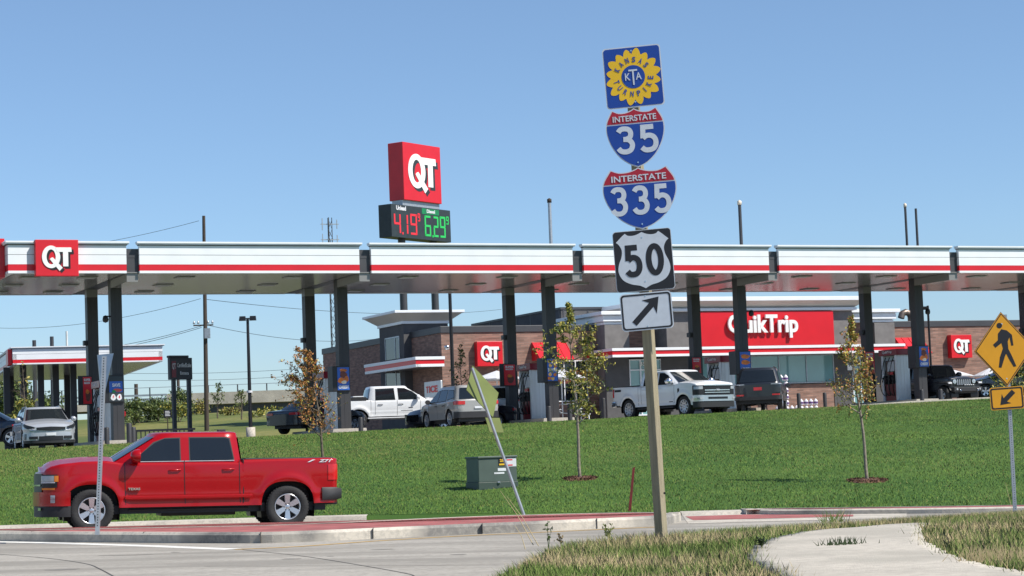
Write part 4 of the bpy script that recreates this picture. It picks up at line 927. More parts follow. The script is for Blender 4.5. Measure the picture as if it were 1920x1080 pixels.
vehicle('sports_utility_car', 'beige compact SUV seen from behind, parked left of the leaning yellow-green sign', 'SUV', suv(roof_rails='plastic', mirmat='plastic', hmat='plastic', spokes=7,
    top=[(-2.25, 1.06), (-2.1, 1.09), (0, 1.04), (1.0, 1.0), (1.3, 1.05), (1.9, .95), (2.15, .85), (2.27, .7)], gh=dict(zb=1.04, zr=1.62, rb=-2.2, rt=-1.85, fb=1.4, ft=.35, wb=.93, wr=.72, bf=.25, br=.12)), 860, 795, 86, math.radians(112), z=zlot(-2.2, 86)-.03)
vehicle('sports_utility_car', 'silver hatchback SUV facing the road, left of the first pump', 'SUV', suv(body='car_silver', w=1.82, roof_rails='galv', spokes=9, glass='glass_dark', sill=.3,
    top=[(-2.2, 1.0), (0, .98), (.9, .96), (1.2, 1.03), (1.8, .93), (2.05, .84), (2.18, .7)], xf=2.18, xr=-2.2, gh=dict(zb=.97, zr=1.5, rb=-2.15, rt=-1.6, fb=1.35, ft=.35, wb=.93, wr=.72, bf=.25, br=.1),
    patch=[('grille', 'black', 0, .5, [(0, .64), (.5, .68)], [(0, .79), (.5, .77)], True, .03), ('grille_frame', 'chrome', 0, .54, [(0, .645), (.54, .69)], [(0, .785), (.54, .76)], True, .022), ('headlight_bezel', 'black', .56, 1.02, [(.56, .73), (.8, .73), (1.02, .82)], [(.56, .78), (1.02, .92)], True, .03), ('headlight', 'lamp_clear', .52, 1.05, [(.52, .74), (.8, .72), (1.05, .8)], [(.52, .78), (1.05, .92)], True, .025),
           ('bumper_intake', 'black', 0, .42, .32, .46, True, .03), ('bumper_intake', 'black', .46, .74, .36, .46, True, .03), ('bumper_lip', 'plastic', 0, 1.2, .22, .32, True, .02), ('license_plate', 'plate_white', 0, .17, .48, .58, True, .05), ('side_vent', 'black', .9, .96, .34, .56, True, .03), ('tail_light', 'lamp_red', .6, 1.1, .85, 1.0, False, .02)]), 82, 841, 77, math.radians(-71), z=2.01)
vehicle('estate_car', 'dark blue car with a pale roof, cut by the left edge of the photo', 'car', suv(body='car_navy', glass='glass_tint', roof_rails='alloy'), -35, 840, 84, math.radians(2), z=zlot(-20.5, 84)+.15)
vehicle('sports_utility_car', 'large charcoal SUV seen from behind with a red number plate, by the shop window', 'SUV', suv(body='car_charcoal', wb=3.0, R=.39, w=1.98, xf=2.4, xr=-2.45, sill=.4, Ra=.47, rbot=.42, roof_rails='plastic',
    top=[(-2.45, 1.1), (0, 1.12), (1.0, 1.08), (1.4, 1.12), (2.1, 1.02), (2.4, .85)], gh=dict(zb=1.1, zr=1.74, rb=-2.38, rt=-1.95, fb=1.5, ft=.5, wb=.93, wr=.74, bf=.25, br=.1),
    win=[[(.05, 1.16), (.0, 1.64), (.4, 1.62), (.95, 1.26), (1.0, 1.16)], [(-.9, 1.16), (-.85, 1.64), (-.08, 1.65), (-.03, 1.16)], [(-1.9, 1.22), (-1.7, 1.6), (-.97, 1.64), (-1.0, 1.16)]],
    patch=[('headlight', 'lamp_clear', .6, 1.15, .8, .9, True, .02), ('grille', 'black_gloss', 0, .55, .6, .9, True, .02), ('tail_light', 'lamp_clear', .55, 1.15, 1.05, 1.09, False, .02), ('reflector', 'lamp_red', .6, .92, .6, .66, False, .04), ('bumper_trim', 'plastic', 0, 1.2, .42, .56, False, .03), ('license_plate', 'plate_red', 0, .17, .82, .95, False, .04)]), 1430, 782, 91, math.radians(80), z=zlot(10.6, 91)+.02)
vehicle('sports_utility_car', 'white SUV behind the second pump, half hidden by its poster', 'SUV', suv(body='car_white'), 948, 795, 97, math.radians(84), z=zlot(-.4, 96)+.1)
sed = dict(wb=2.8, xf=2.35, xr=-2.45, w=1.82, R=.33, Ra=.4, top=[(-2.45, .85), (-2.3, .97), (-1.7, 1.02), (0, .95), (1.0, .93), (1.3, .97), (2.0, .85), (2.35, .62)],
    gh=dict(zb=.95, zr=1.4, rb=-1.9, rt=-1.0, fb=1.45, ft=.3, wb=.92, wr=.68, bf=.25, br=.15), win=[[(.0, 1.0), (-.05, 1.32), (.25, 1.31), (.9, 1.06), (.95, 1.0)], [(-1.35, 1.04), (-.95, 1.3), (-.12, 1.33), (-.08, 1.0)]],
    patch=[('headlight', 'lamp_clear', .6, 1.15, .62, .74, True, .02), ('grille', 'black_gloss', 0, .5, .4, .7, True, .02), ('tail_light', 'lamp_red', .45, 1.12, .78, .88, False, .02)], mirror=(.85, 1.03))
vehicle('saloon_car', 'dark saloon car behind the first sapling with a red tail light', 'car', suv(body='car_charcoal', **sed), 598, 808, 92, math.radians(56), z=zlot(-8.5, 92)+.05)
vehicle('saloon_car', 'grey saloon car beyond the black off-roader, left of the yellow crossing sign', 'car', suv(body='car_grey', **sed), 1892, 752, 104, math.radians(185), z=zlot(24, 104)+.03)
vehicle('sports_utility_car', 'dark car far right behind the yellow crossing sign', 'car', suv(body='car_charcoal'), 1930, 735, 112, math.radians(185), z=zlot(26, 112)+.03)
# dark front-end of a car in front of the white pickup
vehicle('saloon_car', 'low black car whose nose shows between the white pickup and the beige SUV', 'car', suv(body='car_black', **sed), 862, 795, 92.5, math.radians(215), z=zlot(-3, 92)-.12)
# --- black off-roader, boxy
jr = vehicle('off_road_vehicle', 'black boxy off-roader with round headlights and slotted grille beside the last pump', 'off-road car', dict(wb=3.0, R=.42, w=1.6, xf=1.95, xr=-2.1, sill=.6, Ra=.5, fbot=.66, rbot=.62, nose=.1, ntap=.1, tail=.05, body='car_black', tw=.3, wout=.16, rim=.55, spokes=5, flare=.0, crown=.06, bf=.02,
    top=[(-2.1, 1.22), (.7, 1.2), (.75, 1.25), (1.8, 1.2), (1.95, 1.17)], cabf=.7, gh=dict(zb=1.2, zr=1.82, rb=-2.08, rt=-2.0, fb=.78, ft=.45, wb=.95, wr=.86, bf=.05, br=.03),
    win=[[(-.5, 1.27), (-.5, 1.74), (.3, 1.74), (.5, 1.27)], [(-1.3, 1.27), (-1.3, 1.74), (-.6, 1.74), (-.6, 1.27)], [(-1.95, 1.27), (-1.9, 1.74), (-1.4, 1.74), (-1.4, 1.27)]],
    patch=[('grille', 'black_gloss', 0, .6, .82, 1.14, True, .02)], mirror=(.6, 1.4), seams=[(-.55, 1.2, .65)], mk=1.1,
    boxes=[('bumper', 'plastic', (2.05, -.82, .56), (2.3, .82, .76)), ('skid_plate', 'plastic', (1.9, -.4, .5), (2.15, .4, .6)), ('spare_wheel', 'rubber', (-2.36, -.38, .78), (-2.12, .38, 1.5))]), 1757, 757, 100, math.radians(-62), z=zlot(19.9, 97)-.1)
for sg in (1, -1):
    q = MB(); q.tube([(1.96, sg*.56, 1.03), (2.03, sg*.56, 1.03)], .1, 16); q.lathe([(0, .02), (.085, .0)], 14, 1, 'x', (2.025, sg*.56, 1.03)); q.build('headlight', ['chrome', 'lamp_clear'], jr)
    q = MB(); q.hexa([(.9, sg*.76, .98), (2.08, sg*.76, .9), (2.08, sg*1.0, .9), (.9, sg*1.0, .98)], [(1.0, sg*.76, 1.06), (2.0, sg*.76, 1.04), (2.0, sg*1.0, 1.0), (1.0, sg*1.0, 1.02)]); q.build('fender', 'plastic', jr, recalc=True)
    q = MB(); q.box((2.03, sg*.78, .93), (2.1, sg*.98, 1.0)); q.build('running_lamp', 'plate_white', jr)
    q = MB(); q.hexa([(-2.1, sg*.76, .95), (-.95, sg*.76, .95), (-.95, sg*.98, .95), (-2.1, sg*.98, .95)], [(-2.0, sg*.76, 1.04), (-1.0, sg*.76, 1.04), (-1.0, sg*.96, 1.0), (-2.0, sg*.96, 1.0)]); q.build('fender', 'plastic', jr, recalc=True)
    q = MB(); q.tube([(2.3, sg*.5, .68), (2.36, sg*.5, .64), (2.36, sg*.5, .58)], .022, 6); q.build('tow_hook', 'chrome', jr)
    q = MB(); q.tube([(2.29, sg*.66, .67), (2.32, sg*.66, .67)], .05, 10); q.build('fog_lamp', 'lamp_clear', jr)
for k in range(7):
    q = MB(); y = -.36+.12*k; q.box((1.985, y-.022, .86), (2.0, y+.022, 1.12)); q.build('grille_slot', 'galv', jr)
q = MB(); q.box((2.3, -.3, .84), (2.35, .3, .88))
for k in range(5): q.box((2.35, -.27+k*.12, .845), (2.36, -.2+k*.12, .875), 1)
q.build('light_bar', ['plastic', 'plate_white'], jr)
# ------------------------------------------------------------------ pumps, posters and bollards
UC = Vector((math.cos(CA), math.sin(CA), 0)); NC = Vector((-math.sin(CA), math.cos(CA), 0))
pump_lab = ['fuel pump by the left-most pair of columns, behind the bare post', 'fuel pump behind the leaning autumn sapling', 'fuel pump with maroon canopy right of the leaning yellow-green sign', 'fuel pump with maroon canopy just right of the white pickup', 'fuel pump behind the right-hand sapling', 'fuel pump beyond the yellow crossing sign']
def make_pump(x, idx):
    c = colz(x, 0); y0, y1 = ND+1.35, ND+2.6; pz = colz(x, (y0+y1)/2); zb = zlot(pz.x, pz.y)
    r = root('fuel_pump', (pz.x, pz.y, zb), CA, pump_lab[idx], 'fuel pump', 'fuel pumps under the long canopy')
    h = (y1-y0)/2; e = .36
    m = MB(); m.poly([(-.75, -.1), (.75, -.1), (.7, .16), (-.7, .16)], -h-2.0, h+2.2); m.build('plinth', 'kerb', r)
    for ya, yb in ((-h, -h+.14), (h-.14, h)):
        m = MB(); m.box((-e, ya, .16), (e, yb, 2.28))
        for k in (-.3, -.14, .04, .2): m.box((k, -h-.015, .2), (k+.07, -h, 2.26)) if ya < 0 else None
        m.build('end_panel', 'silver_panel', r, bevel=.01)
    m = MB(); m.box((-.29, -h+.14, .16), (.29, h-.14, 1.35)); m.build('cabinet', 'maroon', r, bevel=.01)
    m = MB(); m.box((-.27, -h+.2, 1.35), (.27, h-.2, 2.05)); m.build('display_head', 'black_gloss', r, bevel=.01)
    m = MB(); m.box((-.42, -h-.12, 2.28), (.42, h+.12, 2.56)); v = m.build('valance', 'maroon', r, bevel=.012)
    for sg in (-1, 1):
        m = MB(); m.T = Matrix.Rotation(-PI/2 if sg < 0 else PI/2, 4, 'Z'); m.text('QuikTrip', -.42, .36, 2.35, 2.5, -.43, -.418, 0, .01); m.build('lettering', 'plate_white', v)
        m = MB(); m.box((sg*.26, -.3, 1.55), (sg*.29, .25, 2.0)); m.build('screen', 'plate_white', r)
        m = MB(); m.box((sg*.28, -.2, 1.38), (sg*.31, .15, 1.5)); m.build('card_reader', 'red_panel', r)
        for k in (-.33, .0, .33):
            m = MB(); m.box((sg*.28, k-.09, .95), (sg*.4, k+.09, 1.35)); m.tube([(sg*.4, k, 1.3), (sg*.5, k, 1.22), (sg*.54, k, 1.05)], .04, 6); m.build('nozzle', 'black', r)
            m = MB(); m.tube([(sg*.3, k, 2.2)]+[(sg*(.34+.24*math.sin(t*PI)), k+.12*math.sin(t*PI), 2.2-1.8*math.sin(t*PI*.5)) for t in np.linspace(.1, 1, 8)]+[(sg*.44, k, 1.0), (sg*.42, k, 1.15)], .022, 6); m.build('hose', 'black', r)
    return r
for i, x in enumerate(cols_x[:6]): make_pump(x, i)
def ad_face(r, x0, x1, z0, z1, y, kind):
    w, h = x1-x0, z1-z0
    m = MB(); m.box((x0, y-.012, z0), (x1, y, z1)); f = m.build('poster', {'cheese': 'ad_blue', 'gold': 'ad_blue', 'pop': 'ad_blue', 'red': 'red_panel', 'save': 'price_dark'}[kind], r)
    def blob(cx, cz, rx, rz, mt, k=0.):
        q = MB(); q.poly([(x0+cx*w+rx*w*math.cos(t)*(1+.12*math.sin(3*t+k)), z0+cz*h+rz*h*math.sin(t)*(1+.1*math.cos(2*t+k))) for t in np.linspace(0, 2*PI, 22)[:-1]], y-.018-k*.001, y-.012); q.build('picture', mt, f)
    def word(s_, a, b, c, d, mt='plate_white'):
        q = MB(); q.text(s_, x0+a*w, x0+b*w, z0+c*h, z0+d*h, y-.024, y-.013, 0, .04); q.build('lettering', mt, f)
    if kind == 'cheese': blob(.5, .86, .3, .08, 'ad_orange', 1); blob(.5, .68, .3, .15, 'ad_brown', 2); blob(.32, .42, .3, .12, 'ad_orange', 3); blob(.75, .48, .2, .13, 'ad_orange', 4); blob(.55, .34, .22, .08, 'ad_cream', 5); word('CHEESY', .08, .94, .06, .2)
    elif kind == 'gold': blob(.5, .78, .42, .11, 'ad_orange', 1); blob(.5, .5, .42, .11, 'ad_orange', 2); word('GOLDEN', .08, .94, .12, .26)
    elif kind == 'pop':
        for k, (a, b) in enumerate(((.2, .88), (.7, .9), (.3, .7), (.8, .68), (.25, .3), (.75, .28), (.5, .1), (.15, .12))): blob(a, b, .16, .08, ('ad_yellow', 'ad_orange')[k % 2], k)
        word('FLAVORS', .05, .95, .42, .58)
    elif kind == 'red': word('SUPER', .12, .88, .84, .94); word('SIZES', .12, .8, .74, .81); blob(.55, .3, .3, .22, 'ad_brown', 1); blob(.5, .45, .22, .08, 'ad_orange', 2)
    else:
        q = MB(); q.box((x0+.04*w, y-.0125, z0+.36*h), (x1-.04*w, y-.0121, z0+.8*h)); q.build('picture', 'ad_blue', f)
        word('SAVE', .25, .8, .58, .72); blob(.6, .44, .3, .07, 'lamp_red', 1); blob(.35, .4, .14, .05, 'green_paint', 2); blob(.3, .16, .18, .12, 'plate_white', 3); blob(.72, .16, .18, .12, 'plate_white', 4); word('$', .25, .36, .1, .24, 'red_panel'); word('4', .66, .78, .1, .24, 'red_panel')
def ad_box(x, y, px0, px1, pt, pb, kind, label, dep=.6):
    yy = y-.27; a, zt = loc_of(CO, CA, px0, pt, yy); b, zb = loc_of(CO, CA, px1, pb, yy); cx = (a+b)/2; p = colz(cx, yy)
    r = root('advert_sign', (p.x, p.y, zb), CA, label, 'advert sign', 'advert boards on the canopy columns')
    w = (b-a)/2; h = zt-zb
    m = MB(); m.box((-w-.2, -.03, -.05), (w+.04, dep if kind != 'red' else .03, h+.05)); m.build('case', 'black', r, bevel=.01)
    ad_face(r, -w, w, 0, h, -.031, kind)
c = cols_x
ad_box(c[0], ND, 203, 231, 706, 752, 'save', 'coloured savings poster on the column right of the bare leaning post')
ad_box(c[1], ND, 631.5, 655, 689, 731, 'cheese', 'blue snack poster on the column behind the leaning autumn sapling')
ad_box(c[2], ND, 1025, 1045, 673, 714, 'pop', 'orange and yellow patterned poster left of the leafy middle sapling')
ad_box(c[3], ND, 1386, 1407, 660, 699, 'gold', 'blue poster of golden food beside the white pickup')
ad_box(c[4], ND, 1722, 1740.5, 650, 687, 'cheese', 'blue snack poster on the column next to the black off-roader')
ad_box(c[0], FD, 155, 172, 707, 757, 'red', 'red poster on the far column behind the bare leaning post')
ad_box(c[2], FD, 944, 966, 684, 722, 'red', 'red poster left of the third pump, beside the leaning yellow-green sign')
ad_box(c[3], FD, 1297, 1314, 671, 700, 'red', 'red poster on the column above the white pickup hood')
ad_box(c[4], FD, 1620, 1640, 660, 700, 'red', 'red poster behind the right-hand sapling')
def bollard(px, pt, D, label, dark=True, w=.13, h=1.0, grp='bollards around the pumps'):
    D = D*KC if D < 75 else D*1.17; w *= 1.3 if D < 101 else 1.15; h *= 1.1; p = W(px, pt, D); m = MB(); o = Vector((p.x, p.y, p.z-h))
    m.lathe([(w*.5, -.6), (w*.5, h-.05), (w*.42, h-.015), (w*.2, h), (0.001, h)], 14)
    b = m.build('bollard', 'column_grey' if dark else 'galv', None); b.location = o; tag(b, label, 'bollard', grp)
bollard(242, 793, 60, 'first of two grey bollards right of the left-most near column', w=.16)
bollard(249.5, 800, 60.8, 'second, shorter bollard right of the left-most near column', w=.16)
bollard(200, 801, 57.5, 'bollard in front of the silver end panel of the left pump', w=.14)
bollard(676, 782, 63.5, 'dark bollard in front of the rear wheel of the white pickup', w=.15)
bollard(1029, 761, 63.7, 'bollard close in front of the column with the patterned poster', w=.15)
bollard(1068, 757, 66, 'bollard left of the middle sapling trunk', w=.15)
bollard(1131, 746, 90, 'bollard by the dark wall left of the white pickup', w=.17)
bollard(1393, 745, 67, 'bollard in front of the column beside the white pickup grille', w=.14)
bollard(1430, 742, 68, 'bollard in front of the charcoal SUV', w=.15)
bollard(1497, 737, 97.5, 'bollard among the stacked jugs by the shop window', w=.18)
bollard(1546, 736, 98.8, 'bollard on the sunlit brick below the shop window', w=.18)
bollard(1728, 730, 68.5, 'bollard in front of the column with the right-most snack poster', w=.14)
bollard(1763, 729, 70, 'bollard in front of the black off-roader', w=.15)

# ------------------------------------------------------------------ jugs on pallets by the window
def up_wall(px, py, y):
    x, z = loc_of(BO, BA, px, py, y); return BO + UC*x + NC*y + Vector((0, 0, z))
jy = yt-1.0; k_ = 0
jr_z = up_wall(1480, 773.5, jy).z
ORD = ['lowest', 'second', 'third', 'fourth', 'fifth', 'sixth', 'seventh', 'eighth', 'ninth', 'tenth', 'eleventh', 'twelfth']
def jug(px, n, lab):
    global k_
    p = up_wall(px, 768, jy)
    for i in range(n):
        m = MB(); m.lathe([(.1, 0), (.12, .02), (.12, .2), (.1, .25), (.04, .3), (.04, .33), (.001, .33)], 10); m.lathe([(.123, .07), (.123, .17)], 10, 1)
        o = m.build('jug', ['jug_white', 'jug_label'], None); o.location = (p.x, p.y, jr_z+.05+i*.335); tag(o, 'purple-labelled jug, %s in the %s stack from the charcoal SUV' % (ORD[i] + (' up' if i else ''), 'nearest' if k_ == 0 else ORD[k_ % 12]), 'jug', 'jugs stacked below the shop window')
    k_ += 1
for px in range(1458, 1536, 9):
    nn = 3 if px < 1478 else (1 if px < 1500 else 2)
    if px < 1465: nn = 1
    if 1466 <= px <= 1480: nn = 6
    jug(px, nn, '')
for a, b, nm in ((1407, 1425, 'blue plastic pallet beside the column, left of the charcoal SUV'), (1455, 1480, 'blue pallet under the tallest jug stack'), (1497, 1530, 'blue pallet under the low jug stacks')):
    p = up_wall((a+b)/2, 771, jy); w = (b-a)/40/2; m = MB()
    zz = 0 if a > 1420 else .12
    for q in (-.5, -.16, .18): m.box((-w, q, -.14), (w, q+.3, -.11)); m.box((-w, q, .0), (w, q+.3, .03))
    for q in (-w, -.06, w-.12): m.box((q, -.5, -.11), (q+.12, .48, 0))
    o = m.build('pallet', 'pallet_blue', None); o.location = (p.x, p.y, jr_z+.02+zz); o.rotation_euler.z = BA; tag(o, nm, 'pallet', 'blue pallets by the shop')

# ------------------------------------------------------------------ parasols and tables by the wall
def parasol(px, py, D, lab, r_=1.15):
    D *= 1.14; r_ *= 1.14; p = W(px, py, D); zg = zlot(p.x, p.y); r = root('parasol', (p.x, p.y, zg), 0, lab, 'parasol', 'white parasols along the shop'); h = p.z-zg
    m = MB(); m.tube([(0, 0, 0), (0, 0, h)], .03, 8); m.build('pole', 'white_metal', r)
    m = MB(); R_ = []
    for rr, hh in ((.02, 0), (r_*.5, -.2), (r_, -.42), (r_, -.47)): R_.append([(rr*math.cos(t)*(1-.04*(k % 2)), rr*math.sin(t)*(1-.04*(k % 2)), h+hh) for k, t in enumerate(np.linspace(0, 2*PI, 17)[:-1])])
    m.grid(R_[::-1], closed=True, smooth=False); m.build('canopy', 'umbrella_white', r)
parasol(931, 695, 93, 'white parasol between the logo sign and the red poster'); parasol(1052, 693, 96, 'white parasol behind the middle sapling', 1.1)
parasol(1778, 691, 103, 'white parasol right of the black off-roader', 1.2); parasol(1856, 690, 106, 'white parasol beside the yellow crossing sign', .9)
p = W(1066, 757, 109); tb = root('picnic_table', (p.x, p.y, p.z-.75), .4, 'grey round outdoor table under the parasol behind the middle sapling', 'table')
m = MB(); m.lathe([(.001, .75), (.5, .75), (.5, .71), (.001, .71)], 20); m.build('table_top', 'galv', tb)
m = MB(); m.tube([(0, 0, .7), (0, 0, 0)], .04, 8); m.build('pedestal', 'galv', tb)
for k in range(4):
    a = k*PI/2+.4; m = MB(); m.tube([(0, 0, .25), (.6*math.cos(a), .6*math.sin(a), .3), (.75*math.cos(a), .75*math.sin(a), .45)], .03, 6); m.lathe([(.001, .47), (.17, .47), (.17, .44), (.001, .44)], 12, 0, 'z', (.75*math.cos(a), .75*math.sin(a), 0)); m.build('seat', 'galv', tb)
m = MB(); p = W(1096, 765, 109); mm = root('chair', (p.x, p.y, p.z-.75), -.3, 'white metal chair left of the bollard by the dark wall', 'chair')
m.tube([(-.2, 0, 0), (-.2, 0, .8), (.1, 0, .95)], .03, 6); m.build('frame', 'white_metal', mm); m = MB(); m.box((-.22, -.2, .42), (.25, .2, .46)); m.build('seat', 'white_metal', mm); m = MB(); m.tube([(.25, 0, 0), (.2, 0, .42)], .03, 6); m.build('leg', 'white_metal', mm)

# ------------------------------------------------------------------ tall logo and price sign
PA = math.radians(54.6); pp = W(757, 445, 150); PO = Vector((pp.x, pp.y, 0)); zg = 1.5
tall = root('price_sign', (PO.x, PO.y, 0), PA, 'tall red logo box over a fuel price board on two dark poles', 'sign')
def tl(px, py, y=0): return loc_of(PO, PA, px, py, y)
x0, z1 = tl(754.4, 264.9); x1, z1b = tl(824.9, 276.7); z0 = tl(758.9, 374.4)[1]; z0b = tl(828.4, 382.2)[1]
z1 = (z1+z1b)/2; z0 = (z0+z0b)/2; th = 1.35
m = MB(); m.box((x0, 0, z0), (x1, th, z1)); sb = m.build('sign_box', 'red_panel', tall, bevel=.03)
m = MB(); logo(m, x0+.49*(x1-x0), z0+.52*(z1-z0), .6*(z1-z0), -.001, .03); m.build('logo', ['white_paint', 'price_dark'], sb)
a0, b1 = tl(735, 381.8); a1, b1b = tl(846, 394.4); b0 = tl(738, 443)[1]; b0b = tl(849.3, 454.9)[1]; b1 = (b1+b1b)/2; b0 = (b0+b0b)/2
m = MB(); m.box((x0+.05, .2, b1), (x1-.05, th-.2, z0)); m.build('neck', 'galv', tall)
m = MB(); m.box((a0, .1, b0), (a1, th-.1, b1)); pb = m.build('price_board', 'price_dark', tall, bevel=.02)
def pt(px, py): return tl(px, py, .09)
aw = a1-a0; bh = b1-b0
def word(s_, u0, u1, v0, v1, mt, nm='digits', bold=.02, par=None):
    m = MB(); m.text(s_, a0+u0*aw, a0+u1*aw, b0+v0*bh, b0+v1*bh, .07, .098, 0, bold); m.build(nm, mt, par or pb)
word('Unlead', .08, .24, .83, .97, 'plate_white', 'lettering', .04)
m = MB(); m.box((a0+.51*aw, .09, b0+.80*bh), (a0+.80*aw, .1, b0+.97*bh)); gp = m.build('green_panel', 'green_paint', pb)
m = MB(); m.text('Diesel', a0+.59*aw, a0+.73*aw, b0+.84*bh, b0+.95*bh, .075, .089, 0, .04); m.build('lettering', 'plate_white', gp)
SEG = {'4': 'bcfg', '1': 'bc', '9': 'abcdfg', '6': 'acdefg', '2': 'abdeg'}
def seg7(ch, u0, u1, v0, v1, mt):
    x0_, x1_, z0_, z1_ = a0+u0*aw, a0+u1*aw, b0+v0*bh, b0+v1*bh; t = .13*min(1, (z1_-z0_)/1.2)+.02; zm = (z0_+z1_)/2; g = .03; m = MB()
    R_ = dict(a=(x0_+g, x1_-g, z1_-t, z1_), g=(x0_+g, x1_-g, zm-t/2, zm+t/2), d=(x0_+g, x1_-g, z0_, z0_+t), f=(x0_, x0_+t, zm+g, z1_-g), b=(x1_-t, x1_, zm+g, z1_-g), e=(x0_, x0_+t, z0_+g, zm-g), c=(x1_-t, x1_, z0_+g, zm-g))
    for s_ in SEG[ch]: q = R_[s_]; m.box((q[0], .08, q[2]), (q[1], .098, q[3]))
    m.build('digit', mt, pb)
for ch, u0, u1, v0, v1, mt in (('4', .04, .15, .12, .72, 'led_red'), ('1', .2, .27, .12, .72, 'led_red'), ('9', .31, .42, .12, .76, 'led_red'), ('9', .435, .475, .55, .8, 'led_red'),
                               ('6', .55, .655, .12, .76, 'led_green'), ('2', .70, .785, .12, .76, 'led_green'), ('9', .81, .905, .12, .78, 'led_green'), ('9', .92, .965, .55, .8, 'led_green')): seg7(ch, u0, u1, v0, v1, mt)
for u, mt in ((.17, 'led_red'), (.675, 'led_green')):
    m = MB(); m.box((a0+u*aw, .08, b0+.1*bh), (a0+(u+.02)*aw, .098, b0+.17*bh)); m.build('decimal_point', mt, pb)
for px in (753, 812):
    x = tl(px, 452, .7)[0]; m = MB(); m.tube([(x, .7, 0), (x, .7, b0+.05)], .27, 16); m.build('pole', 'dark_grey', tall)

# ------------------------------------------------------------------ poles, mast, wires
def pole_thing(name, px, pt, D, r0, label, mt='dark_grey', cat='pole', tip=None, grp=None, base=0.):
    p = W(px, pt, D); b = root(name, (p.x, p.y, base), 0, label, cat, grp)
    m = MB(); m.tube([(0, 0, 0), (0, 0, p.z-base)], [r0*1.25, r0], 10); m.build('shaft', mt, b)
    if tip: m = MB(); m.lathe([(.001, -.1), (r0*1.3, -.1), (r0*1.3, .12), (.001, .2)], 10, 0, 'z', (0, 0, p.z-base)); m.build('cap', tip, b)
    return b, p
pole_thing('flagpole', 1030, 377, 135, .11, 'pale grey pole rising behind the canopy left of the highway signs', 'galv', 'pole', 'wood_dark')
pole_thing('flagpole', 1386.5, 381, 128, .1, 'dark pole rising behind the canopy right of the highway signs', 'dark_grey', 'pole', 'ad_cream')
pole_thing('flagpole', 1697, 386, 140, .08, 'left one of two close dark poles above the right canopy', 'dark_grey', 'pole', 'ad_cream')
pole_thing('flagpole', 1717, 391, 140, .08, 'right one of two close dark poles above the right canopy', 'dark_grey', 'pole')
pole_thing('light_pole', 843, 540, 105, .085, 'thin black pole in front of the shop, with a small dome camera', 'black', 'lamp post')
cam_p = W(838, 652, 104.7); o = MB(); o.lathe([(.001, -.12), (.1, -.08), (.13, .02), (.13, .1), (.001, .12)], 12); q = o.build('dome_camera', 'chrome', None); q.location = cam_p; tag(q, 'small round dome camera on the thin black pole before the shop', 'camera')
# lamp post with two heads on the left
p = W(463.5, 597, 115); pbase = W(470, 806, 115)
lp = root('lamp_post', (pbase.x, pbase.y, pbase.z), 0, 'black double-headed lamp post on a white concrete base', 'lamp post')
hh = p.z-pbase.z; m = MB(); m.tube([(0, 0, 0), (0, 0, hh)], [.11, .075], 10); m.build('shaft', 'black', lp)
m = MB(); m.tube([(-.36, 0, hh), (.4, 0, hh)], .03, 6); m.build('arm', 'black', lp)
for sg in (-1, 1): m = MB(); m.hexa([(sg*.28-.18, -.14, hh-.12), (sg*.28+.18, -.14, hh-.12), (sg*.28+.18, .14, hh-.12), (sg*.28-.18, .14, hh-.12)], [(sg*.28-.14, -.12, hh+.12), (sg*.28+.16, -.12, hh+.12), (sg*.28+.16, .12, hh+.12), (sg*.28-.14, .12, hh+.12)]); m.build('lamp_head', 'black', lp)
m = MB(); m.lathe([(.25, -.4), (.25, .14), (.001, .14)], 16); m.build('base', 'kerb', lp); m = MB(); m.tube([(0, 0, 2.0), (0, 0, 2.12)], .16, 10); m.build('collar', 'plate_white', lp)
# small arm light above the right roof
p = W(1741, 602, 112); rl = root('light_pole', (p.x, p.y, 1), 0, 'short black pole with a side arm beyond the right roof', 'lamp post')
h = W(1741, 573, 112).z-1; m = MB(); m.tube([(0, 0, 0), (0, 0, h)], .06, 8); m.build('shaft', 'black', rl); m = MB(); m.box((-.62, -.1, h-.2), (0, .1, h-.04)); m.build('lamp_head', 'black', rl)
# lattice mast
p = W(617.5, 408, 300); mast = root('radio_mast', (p.x, p.y, 4), .3, 'tall thin lattice mast between the two left columns', 'mast')
h = p.z-4; m = MB(); hw_ = .42
for k in range(3):
    a = 2*PI*k/3; a2 = 2*PI*(k+1)/3; P0 = (hw_*math.cos(a), hw_*math.sin(a)); P1 = (hw_*math.cos(a2), hw_*math.sin(a2))
    m.tube([(*P0, 0), (P0[0]*.8, P0[1]*.8, h)], .06, 5)
    z = 0; f = 1
    while z < h-1.2:
        s_ = 1-.2*z/h; A_, B_ = (P0, P1) if f else (P1, P0); m.tube([(A_[0]*s_, A_[1]*s_, z), (B_[0]*s_, B_[1]*s_, z+1.2)], .035, 4); z += 1.2; f = 1-f
m.build('lattice', 'dark_grey', mast)
for z in (h-1, h-3.2): m = MB(); m.box((-1.3, -.08, z), (1.3, .08, z+.12)); m.box((-1.1, -.1, z-.8), (-1.0, .1, z+.9)); m.box((1.0, -.1, z-.6), (1.1, .1, z+.7)); m.build('antenna', 'galv', mast)
